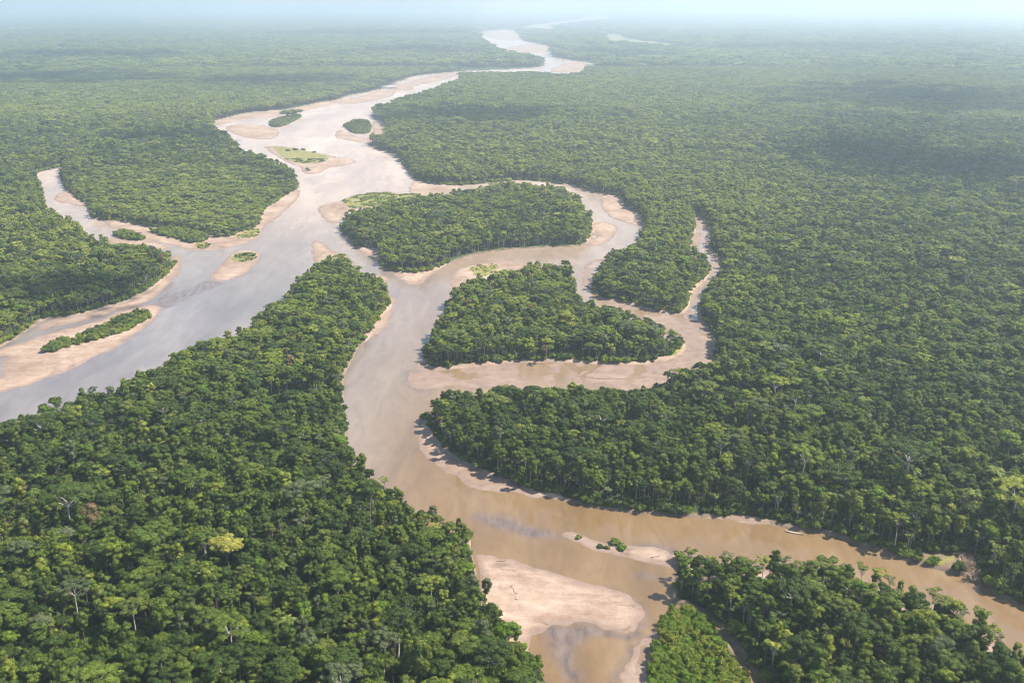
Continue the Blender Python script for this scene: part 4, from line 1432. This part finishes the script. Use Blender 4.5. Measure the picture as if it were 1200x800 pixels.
# long pale river boat
def boat():
    root = bpy.data.objects.new('boat', None); COL.objects.link(root)
    L, n = 12.5, 13
    hull = MB()
    secs = []
    for i in range(n):
        t = i / (n - 1); x = (t - .5) * L
        w = .95 * max(.05, math.sin(math.pi * (.06 + .90 * t)) ** .55)
        dz = .35 * abs(2 * t - 1) ** 3
        prof = [(w, .75 + dz), (w * .92, .35 + dz), (w * .55, 0.05 + dz), (0, -.05 + dz), (-w * .55, .05 + dz), (-w * .92, .35 + dz), (-w, .75 + dz),
                (-w * .86, .73 + dz), (-w * .5, .2 + dz), (0, .12 + dz), (w * .5, .2 + dz), (w * .86, .73 + dz)]
        secs.append([(x, p[0], p[1]) for p in prof])
    m = len(secs[0])
    Vh = np.array(secs).reshape(-1, 3)
    qh = [(i * m + j, i * m + (j + 1) % m, (i + 1) * m + (j + 1) % m, (i + 1) * m + j) for i in range(n - 1) for j in range(m)]
    hull.add(Vh, quads=qh)
    wood, nt, out = new_mat('bleached_wood')
    tc = nt.nodes.new('ShaderNodeTexCoord'); nz = noise_node(nt, 1.5, 4, .6, tc.outputs['Object'])
    b = nt.nodes.new('ShaderNodeBsdfPrincipled'); b.inputs['Roughness'].default_value = .7
    nt.links.new(ramp(nt, [(.3, (.30, .235, .17)), (.7, (.46, .39, .31))], nz.outputs[0]).outputs[0], b.inputs['Base Color'])
    nt.links.new(b.outputs[0], out.inputs['Surface'])
    obj('hull', hull.mesh('boat_hull', [wood], True), root)
    for sx in (-3.2, -1.2, .8, 2.8):
        s = MB()
        bx = np.array([(a, b_, c) for a in (-.16, .16) for b_ in (-.78, .78) for c in (.50, .57)]) + [sx, 0, 0]
        s.add(bx, quads=[(0, 1, 3, 2), (4, 6, 7, 5), (0, 4, 5, 1), (2, 3, 7, 6), (0, 2, 6, 4), (1, 5, 7, 3)])
        obj('seat', s.mesh('boat_seat', [wood]), root)
    return root


bt = boat()
x, y = ground_point(931, 624.5, 0)
bt.location = (x, y, -.1)
bt.rotation_euler = (0, 0, -.42)
tag(bt, 'long pale wooden boat moored at the dark forested bank of the near river', 'boat')

# slender trees on the sandy strip of the right island, in the open: individual things
STRIP = [(832, 676), (850, 680), (868, 679), (893, 678), (915, 681), (938, 684), (962, 684), (985, 688), (1008, 690), (1028, 694), (1040, 700),
         (1090, 722), (1108, 728), (1126, 738), (1143, 748), (1158, 758), (1166, 770), (1098, 735), (1120, 747)]
for k, (px, py) in enumerate(STRIP):
    x, y = ground_point(px, py, 0.8)
    sc = .95 + .12 * math.sin(k * 2.3)
    o = single('feather', k % 3, ['yellowgreen', 'olive', 'grey'][(k * 5) % 3], x, y, (0, 0, k * 1.7), (sc * 1.1, sc * 1.1, sc * .92), .8)
    near_ = 'sandy right bank' if px > 1060 else 'far sandy strip'
    lab = '%s slender pale trunked tree, %s along the %s' % (TW[['yellowgreen', 'olive', 'grey'][(k * 5) % 3]],
          ['first', 'second', 'third', 'fourth', 'fifth', 'sixth', 'seventh', 'eighth', 'ninth', 'tenth', 'eleventh'][k if px <= 1060 else k - 11], near_)
    tag(o, lab, 'tree', 'slender trees on the sandy strip')

# ------------------------------------------------------------------ air
HAZE_DENSITY = 0.95e-4
hz_m, nt, out = new_mat('haze')
pv = nt.nodes.new('ShaderNodeVolumePrincipled')
pv.inputs['Color'].default_value = (.785, .905, 1.0, 1)
pv.inputs['Density'].default_value = HAZE_DENSITY
pv.inputs['Anisotropy'].default_value = .5
nt.links.new(pv.outputs[0], out.inputs['Volume'])
RB = float(RAD[-1]) * 1.02
z0, z1 = -3.0, 420.0
bx = np.array([(a, b, c) for a in (-RB, RB) for b in (-RB, RB) for c in (z0, z1)])
hz_me = make_mesh('haze', bx, [np.array([(0, 1, 3, 2), (4, 6, 7, 5), (0, 4, 5, 1), (2, 3, 7, 6), (0, 2, 6, 4), (1, 5, 7, 3)])], [hz_m])
hz_o = obj('haze', hz_me)
tag(hz_o, 'pale blue haze over the whole forest, thickest at the horizon', 'haze', kind='stuff')

# fair weather clouds above the picture; their shadows lie on the forest
cl_m, nt, out = new_mat('cloud')
df = nt.nodes.new('ShaderNodeBsdfDiffuse'); df.inputs['Color'].default_value = (.85, .86, .88, 1)
tl = nt.nodes.new('ShaderNodeBsdfTranslucent'); tl.inputs['Color'].default_value = (.85, .86, .88, 1)
tp = nt.nodes.new('ShaderNodeBsdfTransparent')
m1 = nt.nodes.new('ShaderNodeMixShader'); m1.inputs[0].default_value = .5
m2 = nt.nodes.new('ShaderNodeMixShader'); m2.inputs[0].default_value = .42
nt.links.new(df.outputs[0], m1.inputs[1]); nt.links.new(tl.outputs[0], m1.inputs[2])
nt.links.new(m1.outputs[0], m2.inputs[1]); nt.links.new(tp.outputs[0], m2.inputs[2])
nt.links.new(m2.outputs[0], out.inputs['Surface'])
CLOUDS = [  # shadow's middle in the frame and half extents (frame units)
 (75, 352, 105, 22), (190, 168, 95, 8), (40, 96, 170, 10), (330, 100, 140, 9), (100, 70, 170, 6), (480, 64, 90, 6), (545, 140, 100, 14),
 (1080, 120, 190, 22), (1130, 205, 150, 45), (1000, 190, 100, 30), (700, 66, 60, 4), (420, 42, 150, 4), (950, 60, 220, 5),
]
cm = MB()
rc = np.random.default_rng(3)
HC = 1500.0
shift = np.array([SUN.x, SUN.y]) / SUN.z * HC
for cx, cy, ex, ey in CLOUDS:
    c = np.array(ground_point(cx, cy)); wx = abs(ground_point(cx + ex, cy)[0] - c[0]); wy = abs(ground_point(cx, cy - ey * .8)[1] - ground_point(cx, cy + ey)[1]) / 2
    for k in range(34):
        a = 2.4 * k; rho = math.sqrt(k / 34) ** 1.25 * rc.uniform(.9, 1.15)
        p = c + np.array([wx * rho * math.cos(a), wy * rho * math.sin(a)])
        rad = np.array([wx, wy, min(wx, wy) * .6]) * rc.uniform(.09, .26) * (1.25 - .6 * rho)
        hv, hf = ICO1
        cm.add(hv * (1 + .12 * rc.normal(size=(len(hv), 1))) * rad + [p[0] + shift[0], p[1] + shift[1], HC + rad[2] * .3], tris=hf)
co = obj('clouds', cm.mesh('clouds', [cl_m], True))
tag(co, 'fair weather clouds high above the forest', 'clouds', kind='stuff')

# ------------------------------------------------------------------ light
w = bpy.data.worlds.new('World'); scene.world = w; w.use_nodes = True
nt = w.node_tree
bg = [n for n in nt.nodes if n.type == 'BACKGROUND'][0]
sky = nt.nodes.new('ShaderNodeTexSky'); sky.sky_type = 'NISHITA'
sky.sun_disc = False; sky.sun_elevation = SUN_EL; sky.sun_rotation = SUN_AZ
sky.altitude = 350; sky.air_density = 1.0; sky.dust_density = 1.0; sky.ozone_density = 1.0
nt.links.new(sky.outputs[0], bg.inputs[0]); bg.inputs[1].default_value = .10
sd = bpy.data.lights.new('sun', 'SUN'); sd.energy = 4.6; sd.angle = R(.53); sd.color = (1, .95, .86)
so = bpy.data.objects.new('sun', sd); COL.objects.link(so)
so.location = (0, 0, 900)
so.rotation_euler = SUN.to_track_quat('Z', 'Y').to_euler()

# ------------------------------------------------------------------ render settings
scene.view_settings.view_transform = 'Standard'
scene.view_settings.look = 'None'
scene.view_settings.exposure = 1.27
scene.view_settings.gamma = 1
scene.view_settings.use_curve_mapping = False
cy = scene.cycles
cy.max_bounces = 5; cy.diffuse_bounces = 2; cy.glossy_bounces = 2; cy.transmission_bounces = 2; cy.volume_bounces = 1; cy.transparent_max_bounces = 8
cy.filter_width = 1.05
cy.use_denoising = True
cy.denoiser = 'OPENIMAGEDENOISE'
cy.caustics_reflective = False; cy.caustics_refractive = False
cy.sample_clamp_indirect = 4
print('script', round(time.time() - T0, 1))
